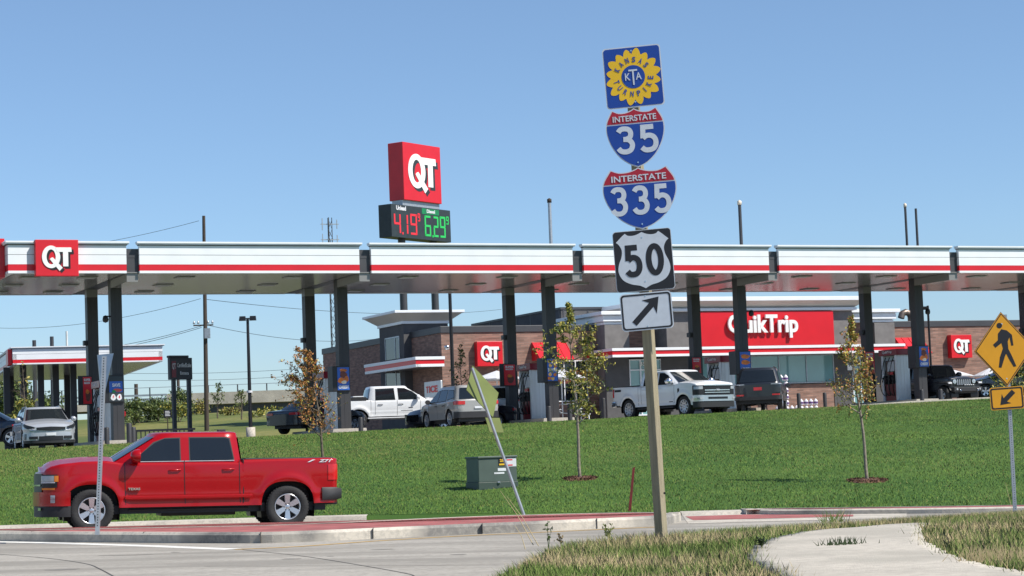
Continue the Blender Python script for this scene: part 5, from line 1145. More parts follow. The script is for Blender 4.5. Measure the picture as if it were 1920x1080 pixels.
# timber utility pole and its wires
p = W(374, 405, 150); b = W(387, 781, 150)
up = root('utility_pole', (b.x, b.y, b.z-1), 0, 'dark wooden utility pole with a crossarm, above the red pickup', 'utility pole')
H = p.z-b.z+1; m = MB(); m.tube([(0, 0, 0), (p.x-b.x+.3, 0, H)], [.17, .11], 10); m.build('shaft', 'wood_dark', up)
zc = W(380, 611, 150).z-b.z+1; m = MB(); m.box((-.75, -.05, zc), (.65, .05, zc+.09)); m.build('crossarm', 'wood_dark', up)
for k in (-.7, -.4, .3, .6): m = MB(); m.lathe([(.06, 0), (.09, .06), (.05, .2), (.001, .24)], 8, 0, 'z', (k, 0, zc+.14)); m.build('insulator', 'galv', up)
m = MB(); m.box((.05, -.3, zc-.9), (.45, -.1, zc-.2)); m.build('transformer', 'galv', up)
def wire(a, b, sag, lab, r_=.015):
    A_, B_ = W(*a), W(*b); pts = []
    for k in range(25):
        t = k/24; q = A_.lerp(B_, t); q.z -= sag*4*t*(1-t); pts.append(q)
    m = MB(); m.tube(pts, r_, 4); tag(m.build('power_line', 'black', None), lab, 'cable', 'overhead power lines')
wire((373, 414, 150), (-40, 476, 190), .6, 'topmost overhead cable left of the utility pole above the canopy')
wire((376, 560, 150), (-40, 613, 190), .8, 'overhead cable just under the canopy left of the utility pole')
wire((378, 611, 150), (-40, 656, 200), 1.0, 'upper of two close overhead cables at crossarm height on the left', .018)
wire((378, 614, 150), (-40, 662, 200), 1.0, 'lower of two close overhead cables at crossarm height on the left', .018)
wire((386, 609, 150), (700, 636, 220), .6, 'overhead cable from the crossarm to the lattice mast', .018)
wire((384, 561, 150), (940, 580, 260), .8, 'long overhead cable right of the utility pole under the canopy', .018)
for k, y in enumerate((700, 713)): wire((230, y, 260), (610, y-12, 260), .3, ('upper', 'lower')[k]+' distant cable above the overpass', .02)
for px, pt_, D, r_, lab in ((255, 720, 230, .2, 'distant wooden pole left of the bushes'), (334, 712, 230, .16, 'distant pale pole between the two legs of the dark sign'), (125, 621, 160, .08, 'pale pole above the small left canopy')):
    pole_thing('utility_pole', px, pt_, D, r_, lab, 'wood_dark' if D > 200 else 'plate_white', 'pole', base=2)
for px, pt_, lab in ((64, 638, 'short dark stub above the small left canopy'), (97, 631, 'taller dark stub above the small left canopy')): pole_thing('vent_pipe', px, pt_, 135, .12, lab, 'dark_grey', 'vent pipe', base=3)

# ------------------------------------------------------------------ dark two-legged sign, small signs
SA = math.radians(38); p = W(337, 700, 92); SO = Vector((p.x, p.y, 0)); ds = root('directional_sign', (SO.x, SO.y, 0), SA, 'dark grey two-legged sign board with white lettering', 'sign')
x0, z1 = loc_of(SO, SA, 316, 675, 0); x1, _ = loc_of(SO, SA, 358, 668, 0); z0 = loc_of(SO, SA, 337, 712, 0)[1]; zt_ = loc_of(SO, SA, 337, 671, 0)[1]
m = MB(); m.box((x0, -.1, z0), (x1, .1, zt_)); m.box((x0-.03, -.12, zt_), (x1*.7, .12, zt_+.1)); bd = m.build('board', 'dark_grey', ds, bevel=.02)
w = x1-x0; h = zt_-z0
m = MB(); m.box((x0+.08*w, -.11, z0+.1*h), (x0+.27*w, -.1, z0+.85*h)); m.build('red_patch', 'maroon', bd)
m = MB(); m.text('QT', x0+.1*w, x0+.25*w, z0+.45*h, z0+.75*h, -.125, -.111, 0, .03); m.build('logo', 'plate_white', bd)
m = MB(); m.text('CertifiedScales', x0+.32*w, x0+.95*w, z0+.56*h, z0+.76*h, -.125, -.1, 0, .02); m.build('lettering', 'plate_white', bd)
m = MB(); m.text('Entrance', x0+.45*w, x0+.82*w, z0+.22*h, z0+.38*h, -.125, -.1, 0, .02); m.build('lettering', 'plate_white', bd)
for px in (325.5, 354): x = loc_of(SO, SA, px, 720, 0)[0]; m = MB(); m.box((x-.075, -.075, .3), (x+.075, .075, z0+.02)); m.build('leg', 'dark_grey', ds)
p = W(314, 776, 120); ss = root('notice_board', (p.x, p.y, p.z-1.2), .2, 'small black notice with white lettering beside the left leg of the dark sign', 'sign')
m = MB(); m.box((-.22, -.03, 1.0), (.22, .03, 1.42)); q = m.build('board', 'black', ss)
for k in range(4): m = MB(); m.box((-.13, -.04, 1.08+k*.08), (.14-.03*(k % 2), -.031, 1.12+k*.08)); m.build('line_of_text', 'plate_white', q)
m = MB(); m.box((-.03, -.03, 0), (.03, .03, 1.0)); m.build('leg', 'wood_dark', ss)
p = W(228.5, 776, 100); o = root('stop_sign', (p.x, p.y, p.z-1.6), 0, 'red stop sign half hidden behind the left near column', 'sign')
m = MB(); m.poly([(.2*math.cos(t+PI/8), 1.6+.2*math.sin(t+PI/8)) for t in np.linspace(0, 2*PI, 9)[:-1]], -.01, .01); m.build('panel', 'red_panel', o); m = MB(); m.tube([(0, .03, 0), (0, .03, 1.8)], .03, 6); m.build('post', 'galv', o)
# low dark railing
p0 = W(255, 806, 80); fr = root('railing', (p0.x, p0.y, p0.z-.9), .1, 'low dark railing behind the cab roof of the red pickup', 'railing')
m = MB(); m.box((0, -.03, .82), (2.2, .03, .9)); m.box((0, -.03, .1), (2.2, .03, .16)); m.build('rail', 'black', fr)
for k in range(14): m = MB(); m.box((k*.16, -.02, -.3), (k*.16+.04, .02, .82)); m.build('baluster', 'black', fr)
# green pad-mounted transformer box
b = G(923, 914, zlawn, 38, 60); tx = root('utility_box', (b.x, b.y, b.z), .48, 'dark green metal utility cabinet standing on the lawn', 'utility box')
tx.rotation_euler.z = math.radians(24); tx.scale = (.95, .95, .95)
m = MB(); m.box((-.53, -.40, -.1), (.53, .42, .14)); m.build('plinth', 'trans_dark', tx, bevel=.01)
m = MB(); m.box((-.51, -.38, .14), (.51, .40, .72)); bx = m.build('cabinet', 'trans_green', tx, bevel=.012)
m = MB(); m.box((-.53, -.41, .72), (.53, .42, .77)); m.build('lid', 'trans_green', tx, bevel=.012)
for nm, mt, a, c_, d, e in (('warning_label', 'black', .02, .2, .52, .7), ('warning_label', 'plate_white', .24, .5, .5, .71), ('label', 'plate_white', .0, .22, .4, .47), ('label', 'plate_white', -.1, .17, .33, .37)):
    m = MB(); m.box((a, -.386, d), (c_, -.38, e)); l_ = m.build(nm, mt, bx)
    if mt == 'black': m = MB(); m.text('25', a+.04, c_-.04, d+.1, e-.01, -.389, -.386, 0, .04); m.build('lettering', 'sign_yellow', l_); m = MB(); m.box((a+.02, -.389, d+.02), (c_-.02, -.386, d+.06)); m.build('stripe', 'sign_yellow', l_)
    elif c_ > .4: 
        for z in (.52, .65): m = MB(); m.box((a+.01, -.389, z), (c_-.1, -.386, z+.03)); m.build('stripe', 'red_panel', l_)
m = MB(); m.tube([(-.02, -.4, .12), (.03, -.43, .12)], .03, 6); m.build('lock', 'galv', tx)
# red marker stake
b = G(1180, 958, zlawn, 38, 60); t_ = W(1188, 875, b.y); m = MB(); w = .028
for dx in (0,): m.hexa([(b.x-w, b.y-.01, b.z-.05), (b.x+w, b.y-.01, b.z-.05), (b.x+w, b.y+.02, b.z-.05), (b.x-w, b.y+.02, b.z-.05)], [(t_.x-w*.8, b.y-.01, t_.z-.03), (t_.x+w, b.y-.01, t_.z), (t_.x+w, b.y+.02, t_.z), (t_.x-w*.8, b.y+.02, t_.z-.03)])
tag(m.build('marker_stake', 'red_stake', None), 'thin leaning red marker stake at the foot of the lawn', 'stake')

# ------------------------------------------------------------------ highway sign assembly
def post_perf(parent, x, y, z0, z1, w=.05, n=None, name='post'):
    m = MB(); m.box((x-w/2, y-w/2, z0), (x+w/2, y+w/2, z1)); o = m.build(name, 'galv', parent)
    m = MB(); z = z0+.03
    while z < z1: m.add([(x-.006, y-w/2-.0015, z), (x+.006, y-w/2-.0015, z), (x+.006, y-w/2-.0015, z+.014), (x-.006, y-w/2-.0015, z+.014)], [[0, 1, 2, 3]]); z += .0254
    return o
D0 = 21.7; sbp = W(1240, 1003, D0); hw = root('highway_sign_post', (sbp.x, sbp.y, sbp.z), 0, 'tall wooden post carrying five stacked highway route signs', 'road sign')
S_ = FPX/D0
ptop = W(1218, 560, D0); m = MB(); m.T = Matrix.Rotation(math.radians(54), 4, 'Z'); m.box((-.048, -.048, -.3), (.048, .048, 4.85)); wp = m.build('post', 'wood_post', hw, bevel=.006); wp.rotation_euler.y = -.022
m = MB(); m.lathe([(.001, 0), (.012, 0)], 10, 0, 'y', (.046, -.052, .42)); m.build('bolt_hole', 'black', hw)
def panel(name, px, py, wpx, hpx, rot=.03, parent=hw, dy=-.1):
    """frame of a sign panel: centre at pixel, returns empty-like transform for local (x,z) drawing in metres"""
    p = W(px, py, D0+dy); o = bpy.data.objects.new(name, None); return p
def sign_obj(name, cx, cy, outline, mats_, rot=.033, yaw=-.1, dy=-.1, parent=hw, root_loc=sbp, D=D0):
    p = W(cx, cy, D+dy)-Vector(root_loc); m = MB(); m.poly(outline, -.002, .002, 0, 1); o = m.build(name, mats_, parent)
    o.location = p; o.rotation_euler = (0, -rot, yaw); o.rotation_mode = 'XYZ'; return o
def layer(o, name, mt, P, k, ring=None):
    m = MB()
    if ring: m.ring(P, ring, -.002-.0022*k, -.002-.0022*(k-1)-.0002)
    else: m.poly(P, -.002-.0022*k, -.002-.0022*(k-1)-.0002)
    return m.build(name, mt, o)
def ltext(o, s_, x0, x1, z0, z1, mt, k, bold=.0, name='lettering'):
    m = MB(); m.text(s_, x0, x1, z0, z1, -.002-.0022*k-.002, -.002-.0022*(k-1), 0, bold); return m.build(name, mt, o)
def stroke_char(ch):        # highway-style numerals as open centre lines in a unit box (width .62)
    if ch == '3': return [[(.04, .86), (.14, .97), (.31, 1), (.5, .95), (.58, .8), (.54, .63), (.4, .55), (.24, .54)], [(.24, .54), (.44, .52), (.57, .42), (.62, .27), (.56, .1), (.42, .01), (.24, 0), (.1, .05), (.0, .17)]]
    if ch == '5': return [[(.56, 1), (.1, 1), (.07, .52)], [(.07, .52), (.2, .61), (.36, .63), (.53, .56), (.62, .4), (.61, .2), (.5, .05), (.32, 0), (.13, .02), (0, .13)]]
    if ch == '0': return [[(.31+.31*math.cos(t), .5+.5*math.sin(t)*(1 if 1 else 0)) for t in np.linspace(PI/2, PI/2+2*PI, 25)]]
def digits(o, s_, x0, x1, z0, z1, mt, k, th):
    n = len(s_); w = (x1-x0); cw = w/(n+(n-1)*.22)
    m = MB(); h = z1-z0-th
    for i, ch in enumerate(s_):
        ox = x0+i*cw*1.22+th/2; sw = (cw-th)/.62
        for ln in stroke_char(ch):
            P = [(ox+a*sw, z0+th/2+b*h) for a, b in ln]
            if ch != '5' or len(ln) > 4: P = resample(P, 4)
            L = []; 
            for i2, p in enumerate(P):
                a = Vector(P[max(i2-1, 0)]); c = Vector(P[min(i2+1, len(P)-1)]); d = (c-a)
                if ch == '0' and i2 in (0, len(P)-1): d = Vector((-1, 0))
                d.normalize(); nn = Vector((-d.y, d.x))*th/2
                L.append(((p[0]-nn.x, p[1]-nn.y), (p[0]+nn.x, p[1]+nn.y)))
            yk = -.002-.0022*k-(.0007 if ln[0] == (.24, .54) and len(ln) > 6 or ln[0] == (.07, .52) else 0)
            if len(ln) == 3:      # square corner of the 5: two bars
                (ax_, az_), (bx_, bz_), (cx_, cz_) = P
                m.poly([(bx_-th/2, bz_-th/2), (ax_, az_-th/2), (ax_, az_+th/2), (bx_-th/2, bz_+th/2)], yk, yk+.002); m.poly([(cx_-th/2, cz_), (cx_+th/2, cz_-.0), (bx_+th/2, bz_), (bx_-th/2, bz_)], yk-.0004, yk+.0016)
                continue
            vs = [(q[0], yk, q[1]) for l in L for q in l]
            m.add(vs, [(2*j+1, 2*j, 2*j+2, 2*j+3) for j in range(len(L)-1)])
    return m.build('numerals', mt, o)
# 1 sunflower turnpike marker
hs = .298
o = sign_obj('sign_panel', 1187.5, 144, rrect(-hs, hs, -hs*1.06, hs*1.06, .035), ['sign_white', 'galv'], rot=.045)
layer(o, 'blue_field', 'sign_blue', rrect(-hs+.012, hs-.012, -hs*1.06+.012, hs*1.06-.012, .03), 1)
P = []
for k in range(16):
    for j in range(8):
        t = 2*PI*(k+j/8)/16; q = j/8; r_ = .228+.056*(1-abs(2*q-1)**1.6); r_ *= 1+.035*math.sin(k*2.3+.5)
        P.append((r_*math.cos(t), r_*1.03*math.sin(t)))
layer(o, 'sunflower', 'sign_yellow', P, 2)
layer(o, 'hub', 'sign_blue', circ(.12, 36), 3)
for wd, a0_, a1_, flip in (('KANSAS', 152, 38, 0), ('TURNPIKE', 193, 352, 1)):
    for i, ch in enumerate(wd):
        a = math.radians(lerp(a0_, a1_, i/(len(wd)-1))); m = MB(); yk = -.0095
        rr = .178; cx, cz = rr*math.cos(a), rr*math.sin(a); ang = a-PI/2 if not flip else a+PI/2
        m.T = Matrix.Translation((cx, 0, cz)) @ Matrix.Rotation(-ang, 4, 'Y'); wch = .008 if ch == 'I' else .034
        m.text(ch, -wch/2, wch/2, -.028, .028, yk, yk+.002, 0, .015); m.build('lettering', 'sign_blue', o)
ltext(o, 'K', -.085, -.03, -.035, .04, 'sign_white', 4, .01); ltext(o, 'A', .025, .085, -.035, .04, 'sign_white', 4, .01); 
m = MB(); m.box((-.045, -.0125, .058), (.045, -.0105, .075)); m.box((-.008, -.0126, -.085), (.008, -.0106, .06)); m.build('lettering', 'sign_white', o)
for z in (-.26, .27): layer(o, 'bolt', 'chrome', circ(.009, 10, 0, z), 4)
# interstate shields
def shield(w, h, ins=0.):
    w2, h2 = w/2-ins, h/2-ins
    L = [(0, -1), (.3, -.88), (.62, -.62), (.86, -.25), (.98, .1), (1.0, .38), (.95, .62), (.82, .86), (.76, .96)]
    T = [(.76, .96), (.55, .86), (.3, .86), (.1, .92), (0, .98)]
    R_ = resample([(a*w2, b*h2) for a, b in L], 5)+[(a*w2, b*h2) for a, b in resample(T, 3)][1:]
    return R_+[(-a, b) for a, b in R_[::-1][1:-1]]
def clipz(P, z, above):
    out = []; n = len(P)
    for i in range(n):
        a, b = P[i], P[(i+1) % n]; ia = (a[1] >= z) == above; ib = (b[1] >= z) == above
        if ia: out.append(a)
        if ia != ib: t = (z-a[1])/(b[1]-a[1]); out.append((a[0]+(b[0]-a[0])*t, z))
    return out
for (cx, cy, w, h, num, tw, rot, hl) in ((1192.5, 257.5, .60, .615, '35', .036, .04, 1), (1200.5, 371, .755, .64, '335', .034, .035, 1)):
    o = sign_obj('sign_panel', cx, cy, shield(w, h), ['sign_white', 'galv'], rot=rot, dy=-.12)
    Z = h*.235; In = shield(w, h, .012)
    layer(o, 'blue_field', 'sign_blue', clipz(In, Z-.006, False), 1); layer(o, 'red_field', 'sign_red', clipz(In, Z+.006, True), 1)
    ltext(o, 'INTERSTATE', -w*.37, w*.37, h*.275, h*.375, 'sign_white', 2, .015)
    digits(o, num, (-.42 if w > .7 else -.36)*w/1.02, (.42 if w > .7 else .38)*w/1.02, -h*.27, h*.2, 'sign_white', 2, tw+.016)
    for z in (-h*.42, h*.33): layer(o, 'bolt', 'chrome', circ(.008, 10, 0, z), 3)
# US route marker
a_ = .298
o = sign_obj('sign_panel', 1207, 488, rrect(-a_, a_, -.312, .312, .035), ['sign_white', 'galv'], rot=.04, dy=-.12)
layer(o, 'black_field', 'sign_black', rrect(-a_+.006, a_-.006, -.306, .306, .03), 1)
Lp = resample([(0, -.285), (.06, -.255), (.14, -.235), (.22, -.19), (.262, -.11), (.255, -.03), (.222, .05), (.215, .12), (.24, .175), (.268, .2)], 4)+[(.2, .262)]+resample([(.17, .285), (.14, .262), (.09, .258), (.045, .268), (0, .288)], 3)
layer(o, 'shield_field', 'sign_white', Lp+[(-a, b) for a, b in Lp[::-1][1:-1]], 2)
digits(o, '50', -.2, .205, -.165, .165, 'sign_black', 3, .058)
for z in (-.215, .235): layer(o, 'bolt', 'chrome', circ(.008, 10, 0, z), 3)
# arrow plate
o = sign_obj('sign_panel', 1212.5, 583.5, rrect(-.263, .263, -.19, .19, .04), ['sign_white', 'galv'], rot=.045, dy=-.12)
layer(o, 'border', 'sign_black', rrect(-.252, .252, -.179, .179, .032), 1, rrect(-.236, .236, -.163, .163, .024))
def arrow(L=.36, w=.055, hd=.2, hl=.12, ang=42, cx=0, cz=0):
    P = [(-L/2, -w/2), (L/2-hl*.8, -w/2), (L/2-hl, -hd/2), (L/2, 0), (L/2-hl, hd/2), (L/2-hl*.8, w/2), (-L/2, w/2)]
    c, s_ = math.cos(math.radians(ang)), math.sin(math.radians(ang)); return [(cx+a*c-b*s_, cz+a*s_+b*c) for a, b in P]
layer(o, 'arrow', 'sign_black', arrow(.37, .06, .2, .14, 44, .0, .01), 1)
for z in (-.15, .155): layer(o, 'bolt', 'chrome', circ(.008, 10, .0, z), 1)
m = MB()

# yellow crossing sign on the right
D1 = 33.5; b = W(1903, 957, D1); cs = root('pedestrian_crossing_sign', b, 0, 'yellow diamond walking figure sign with an arrow plate below', 'road sign')
t_ = W(1884, 590, D1)-b; dirv = Vector((t_.x, 0, t_.z)).normalized()
m = MB(); w = .026; tilt = math.atan2(t_.x, t_.z)
ps = MB(); ps.box((-w, -w, -.3), (w, w, t_.length+.0)); po = ps.build('post', 'galv', cs); po.rotation_euler.y = tilt
for k in range(96):
    pass
m = MB(); z = .03
while z < 1.9: m.lathe([(.0001, -w-.001), (.007, -w-.001)], 6, 0, 'y', (0, 0, z), False); z += .0254*1.4
h_ = m.build('perforation', 'black', cs); h_['kind'] = 'stuff'; h_.rotation_euler.y = tilt
sc = D1/FPX
def dsign(cx, cy, pts, mats_, rot, D, parent, rl, yaw=0.): return sign_obj('sign_panel', cx, cy, pts, mats_, rot=rot, yaw=yaw, dy=-.06, parent=parent, root_loc=rl, D=D)
hd_ = 70.5*sc; 
def diamond(r_, rc=.03):
    P = []
    for k in range(4):
        a = k*PI/2; c_ = Vector((math.cos(a), math.sin(a))); c0 = c_*r_
        for q in (-1, 0, 1): t = Vector((-c_.y, c_.x))*q*rc*.6; P.append(tuple(c0-c_*(rc*.6*abs(q))+t))
    return P
o = dsign(1882.5, 655, [(a*.80, b_*1.0) for a, b_ in diamond(hd_)], ['sign_black', 'galv'], .035, D1, cs, b)
layer(o, 'border', 'sign_orange', [(a*.80, b_) for a, b_ in diamond(hd_-.008)], 1); layer(o, 'line', 'sign_black', [(a*.80, b_) for a, b_ in diamond(hd_-.024)], 2); layer(o, 'field', 'sign_orange', [(a*.80, b_) for a, b_ in diamond(hd_-.046)], 3)
u = sc
man = [(-2, 38), (-9, 30), (-10, 18), (-20, 10), (-16, 4), (-4, 12), (-2, 2), (-9, -14), (-13, -33), (-8, -34), (0, -14), (3, -8), (8, -20), (15, -34), (20, -33), (13, -12), (8, 0), (8, 14), (12, 22), (14, 6), (18, 6), (17, 26), (8, 35)]
layer(o, 'walking_figure', 'sign_black', [(a*u, b_*u) for a, b_ in man], 4); layer(o, 'walking_figure_head', 'sign_black', circ(5.2*u, 20, -5*u, 45*u), 4)
for z in (-.46, .4): layer(o, 'bolt', 'chrome', circ(.012, 8, 0, z), 4)
pw, ph = 31.5*sc, 21*sc
o = dsign(1888, 746.5, rrect(-pw, pw, -ph, ph, .035), ['sign_orange', 'galv'], .035, D1, cs, b)
layer(o, 'border', 'sign_black', rrect(-pw+.012, pw-.012, -ph+.012, ph-.012, .03), 1, rrect(-pw+.034, pw-.034, -ph+.034, ph-.034, .022)); layer(o, 'arrow', 'sign_black', arrow(.30, .075, .2, .14, 222, 0, 0), 1)

# leaning yellow-green sign seen from behind
b = G(985, 958, zlawn, 38, 60) or W(985, 958, 41.5); b = Vector((b.x, 41.6, zlawn(b.x, 41.6))); D2_ = b.y
lg = root('warning_sign', b, 0, 'leaning yellow-green diamond sign seen from behind, with a small plate below', 'road sign')
t1 = W(885, 690, D2_-.3)-b; m = MB(); d = t1.normalized(); pr = d.cross(Vector((0, 1, 0))).normalized()
m.tube([(0, 0, -.1), t1], .03, 4); m.build('post', 'galv', lg)
mid = W(905, 742, D2_-.1)-b
M['back_green'] = mat('back_green', (.135, .165, .038), .55, .0, .1, 3)
Pd = [W(885.5, 685.5, D2_)-b, W(934.4, 736.7, D2_+.4)-b, None, W(874.4, 731, D2_-.4)-b]; Pd[2] = Pd[1]+Pd[3]-Pd[0]
nrm = (Pd[1]-Pd[0]).cross(Pd[3]-Pd[0]).normalized()*.006
off = Vector((0, .045, 0))
m = MB(); m.add([p+nrm+off for p in Pd]+[p-nrm+off for p in Pd], [(0, 1, 2, 3), (7, 6, 5, 4), (0, 4, 5, 1), (1, 5, 6, 2), (2, 6, 7, 3), (3, 7, 4, 0)]); m.build('sign_panel', 'back_green', lg)
Pd = [W(909.6, 783, D2_-.1)-b, W(936.3, 783.6, D2_+.12)-b, W(944.3, 811, D2_+.12)-b, W(918, 810.6, D2_-.1)-b]
m = MB(); m.add([p+nrm+off for p in Pd]+[p-nrm+off for p in Pd], [(0, 1, 2, 3), (7, 6, 5, 4), (0, 4, 5, 1), (1, 5, 6, 2), (2, 6, 7, 3), (3, 7, 4, 0)]); m.build('sign_panel', 'back_green', lg)

# sign seen nearly edge-on on the perforated post in front of the red pickup
D3 = 35.2; b = W(183, 991, D3); es = root('edge_on_sign', b, 0, 'grey perforated post with a narrow edge-on sign, before the red pickup', 'road sign')
t1 = W(195.5, 668, D3)-b; tilt = math.atan2(t1.x, t1.z); w = .033
m = MB(); m.box((-w, -w, -.1), (w, w, t1.length)); po = m.build('post', 'galv', es); po.rotation_euler.y = tilt; po.rotation_euler.z = 0
m = MB(); z = .05
while z < t1.length-.02: m.lathe([(.0001, -w-.001), (.011, -w-.001)], 6, 0, 'y', (0, 0, z), False); z += .045
h_ = m.build('perforation', 'black', es); h_['kind'] = 'stuff'; h_.rotation_euler.y = tilt
Pd = [W(181, 665, D3+.5)-b, W(211.5, 662, D3-.0)-b, W(192, 750, D3+.0)-b, W(189, 751, D3+.4)-b]; nn = Vector((.004, -.004, 0)); off = Vector((0, .06, 0))
m = MB(); m.add([p+nn+off for p in Pd]+[p-nn+off for p in Pd], [(0, 1, 2, 3), (7, 6, 5, 4), (0, 4, 5, 1), (1, 5, 6, 2), (2, 6, 7, 3), (3, 7, 4, 0)]); m.build('sign_panel', 'galv', es)

# ------------------------------------------------------------------ overpass and distant vegetation
OA = math.radians(2); o_ = W(560, 733, 225)
ov = root('overpass_bridge', (o_.x, o_.y, 0), OA, 'pale concrete overpass behind the left lawn', 'bridge'); zt_ = o_.z
X0 = -22.0
m = MB(); m.box((-13.2, -5, zt_-1.25), (60, 5, zt_-.001)); m.box((-13.2, -5.15, zt_-1.2), (60, -5, zt_)); m.build('barrier', 'kerb', ov)
m = MB(); m.box((-13.0, -4.6, zt_-2.6), (60, 4.6, zt_-1.25)); m.build('girder', 'dark_grey', ov)
for x in (-12.5, -2, 12): m = MB(); m.box((x, -4, 0), (x+.8, 4, zt_-2.6)); m.build('pier', 'dark_stucco', ov)
for k in range(24): m = MB(); m.box((-36+k*3.0, -4.95, zt_-.6), (-36+k*3.0+.12, -4.85, zt_+.75)); m.build('fence_post', 'dark_grey', ov)
m = MB(); m.box((-36, -4.93, zt_+.7), (60, -4.87, zt_+.76)); m.build('rail', 'galv', ov)
m = MB(); m.box((-42, -4.9, zt_-1.5), (-13.2, 4, zt_-.75)); m.build('approach_slab', 'kerb', ov)
for k in range(2): m = MB(); m.box((-42, -4.95, zt_-.55+k*.4), (-13.2, -4.9, zt_-.35+k*.4)); m.build('guard_rail', 'galv', ov)
# shared leaf cloud for shrubs and trees
def leaf_mb(m, centers, size, mi_n=1, flat=.0):
    c = np.array([tuple(q) for q in centers]); n = len(c); a = rng.normal(size=(n, 3)); a /= np.linalg.norm(a, axis=1)[:, None]; b_ = rng.normal(size=(n, 3)); b_ -= (b_*a).sum(1)[:, None]*a; b_ /= np.linalg.norm(b_, axis=1)[:, None]
    s_ = size*rng.uniform(.6, 1.3, n)[:, None]; V = np.stack([c-a*s_, c-b_*s_*.45, c+a*s_, c+b_*s_*.45], 1).reshape(-1, 3)
    o_ = len(m.v); m.v += [tuple(q) for q in V]; m.f += [[o_+4*i, o_+4*i+1, o_+4*i+2, o_+4*i+3] for i in range(n)]; m.m += [int(q) for q in rng.integers(0, mi_n, n)]; m.sm += [False]*n
M['leaf_g'] = mat('leaf_g', (.065, .1, .02), .6, 0, .3, 2); M['leaf_g2'] = mat('leaf_g2', (.14, .17, .035), .6, 0, .3, 2); M['leaf_d'] = mat('leaf_d', (.035, .06, .016), .6, 0, .3, 2)
M['leaf_y'] = mat('leaf_y', (.4, .34, .06), .6, 0, .3, 2); M['leaf_b'] = mat('leaf_b', (.32, .13, .03), .7, 0, .35, 2); M['leaf_o'] = mat('leaf_o', (.42, .18, .05), .7, 0, .3, 2); M['leaf_tan'] = mat('leaf_tan', (.2, .15, .07), .7, 0, .3, 2)
def shrub(name, px, py, D, w, h, label, mats_, n=1500, cat='shrub', grp='wild bushes beyond the lot', ls=.16, dep=None, zoff=0):
    p = W(px, py, D); r = root(name, (p.x, p.y, p.z), 0, label, cat, grp); m = MB(); cs_ = []
    lobes = [(rng.uniform(-.36, .36)*w, rng.uniform(-.4, .4)*(dep or w), rng.uniform(.3, .74)*h, rng.uniform(.2, .34)*min(w, h*1.3)) for _ in range(int(7+w))]
    for _ in range(n):
        l = lobes[rng.integers(len(lobes))]; d = rng.normal(size=3); d /= np.linalg.norm(d); q = l[3]*rng.uniform(.35, 1.08); cs_.append((l[0]+d[0]*q, l[1]+d[1]*q, max(.05, l[2]+d[2]*q)))
    leaf_mb(m, cs_, ls, len(mats_)); m.build('crown', mats_, r)
    m = MB()
    for _ in range(5):
        l = lobes[rng.integers(len(lobes))]; m.tube([(l[0]*.2, l[1]*.2, -.3), (l[0]*.7, l[1]*.7, l[2]*.5), (l[0], l[1], l[2])], [.05, .035, .015], 5)
    m.build('stem', 'bark', r)
G1 = ['leaf_g', 'leaf_g2', 'leaf_d']
for i, (px, py, D, w, h, n, ml, lab) in enumerate([
    (272, 790, 170, 3.6, 2.0, 1800, G1, 'bushy green shrub right of the dark poster column'), (300, 788, 172, 3.4, 1.9, 1600, G1, 'green shrub left of the small black notice'),
    (332, 786, 168, 2.6, 1.6, 1100, ['leaf_y', 'leaf_g2', 'leaf_g'], 'yellowish shrub between the two legs of the dark sign'), (344, 783, 180, 2.0, 3.1, 1100, G1, 'tall narrow bush just left of the right leg of the dark sign'),
    (378, 783, 185, 2.0, 1.6, 600, ['leaf_y', 'leaf_g2', 'leaf_tan'], 'yellow-green scrub left of the utility pole'), (430, 781, 178, 2.4, .8, 400, ['leaf_y', 'leaf_g2', 'leaf_tan'], 'low yellow scrub under the overpass'),
    (500, 784, 170, 3.6, .9, 500, ['leaf_y', 'leaf_g2', 'leaf_g'], 'yellow-green scrub left of the dark saloon car'), (247, 792, 166, 2.4, 1.0, 500, G1, 'low green scrub beside the left near column')]):
    shrub('shrub', px, py, D, w, h, lab, ml, int(n*1.3), ls=.11)
for px, py, D, w, h, lab in ((66, 800, 200, 4.5, 4.2, 'dense green tree behind the small left canopy'), (16, 800, 190, 4.5, 5.0, 'dark green tree at the far left edge behind the canopy columns')):
    shrub('tree', px, py, D, w, h, lab, G1, 2200, 'tree', 'trees beyond the left canopy', .22, 5)
shrub('tree', 1926, 775, 88, 2.6, 2.6, 'leafy green tree behind the right edge of the crossing sign', ['leaf_g', 'leaf_y', 'leaf_d'], 1500, 'tree', None, .07)

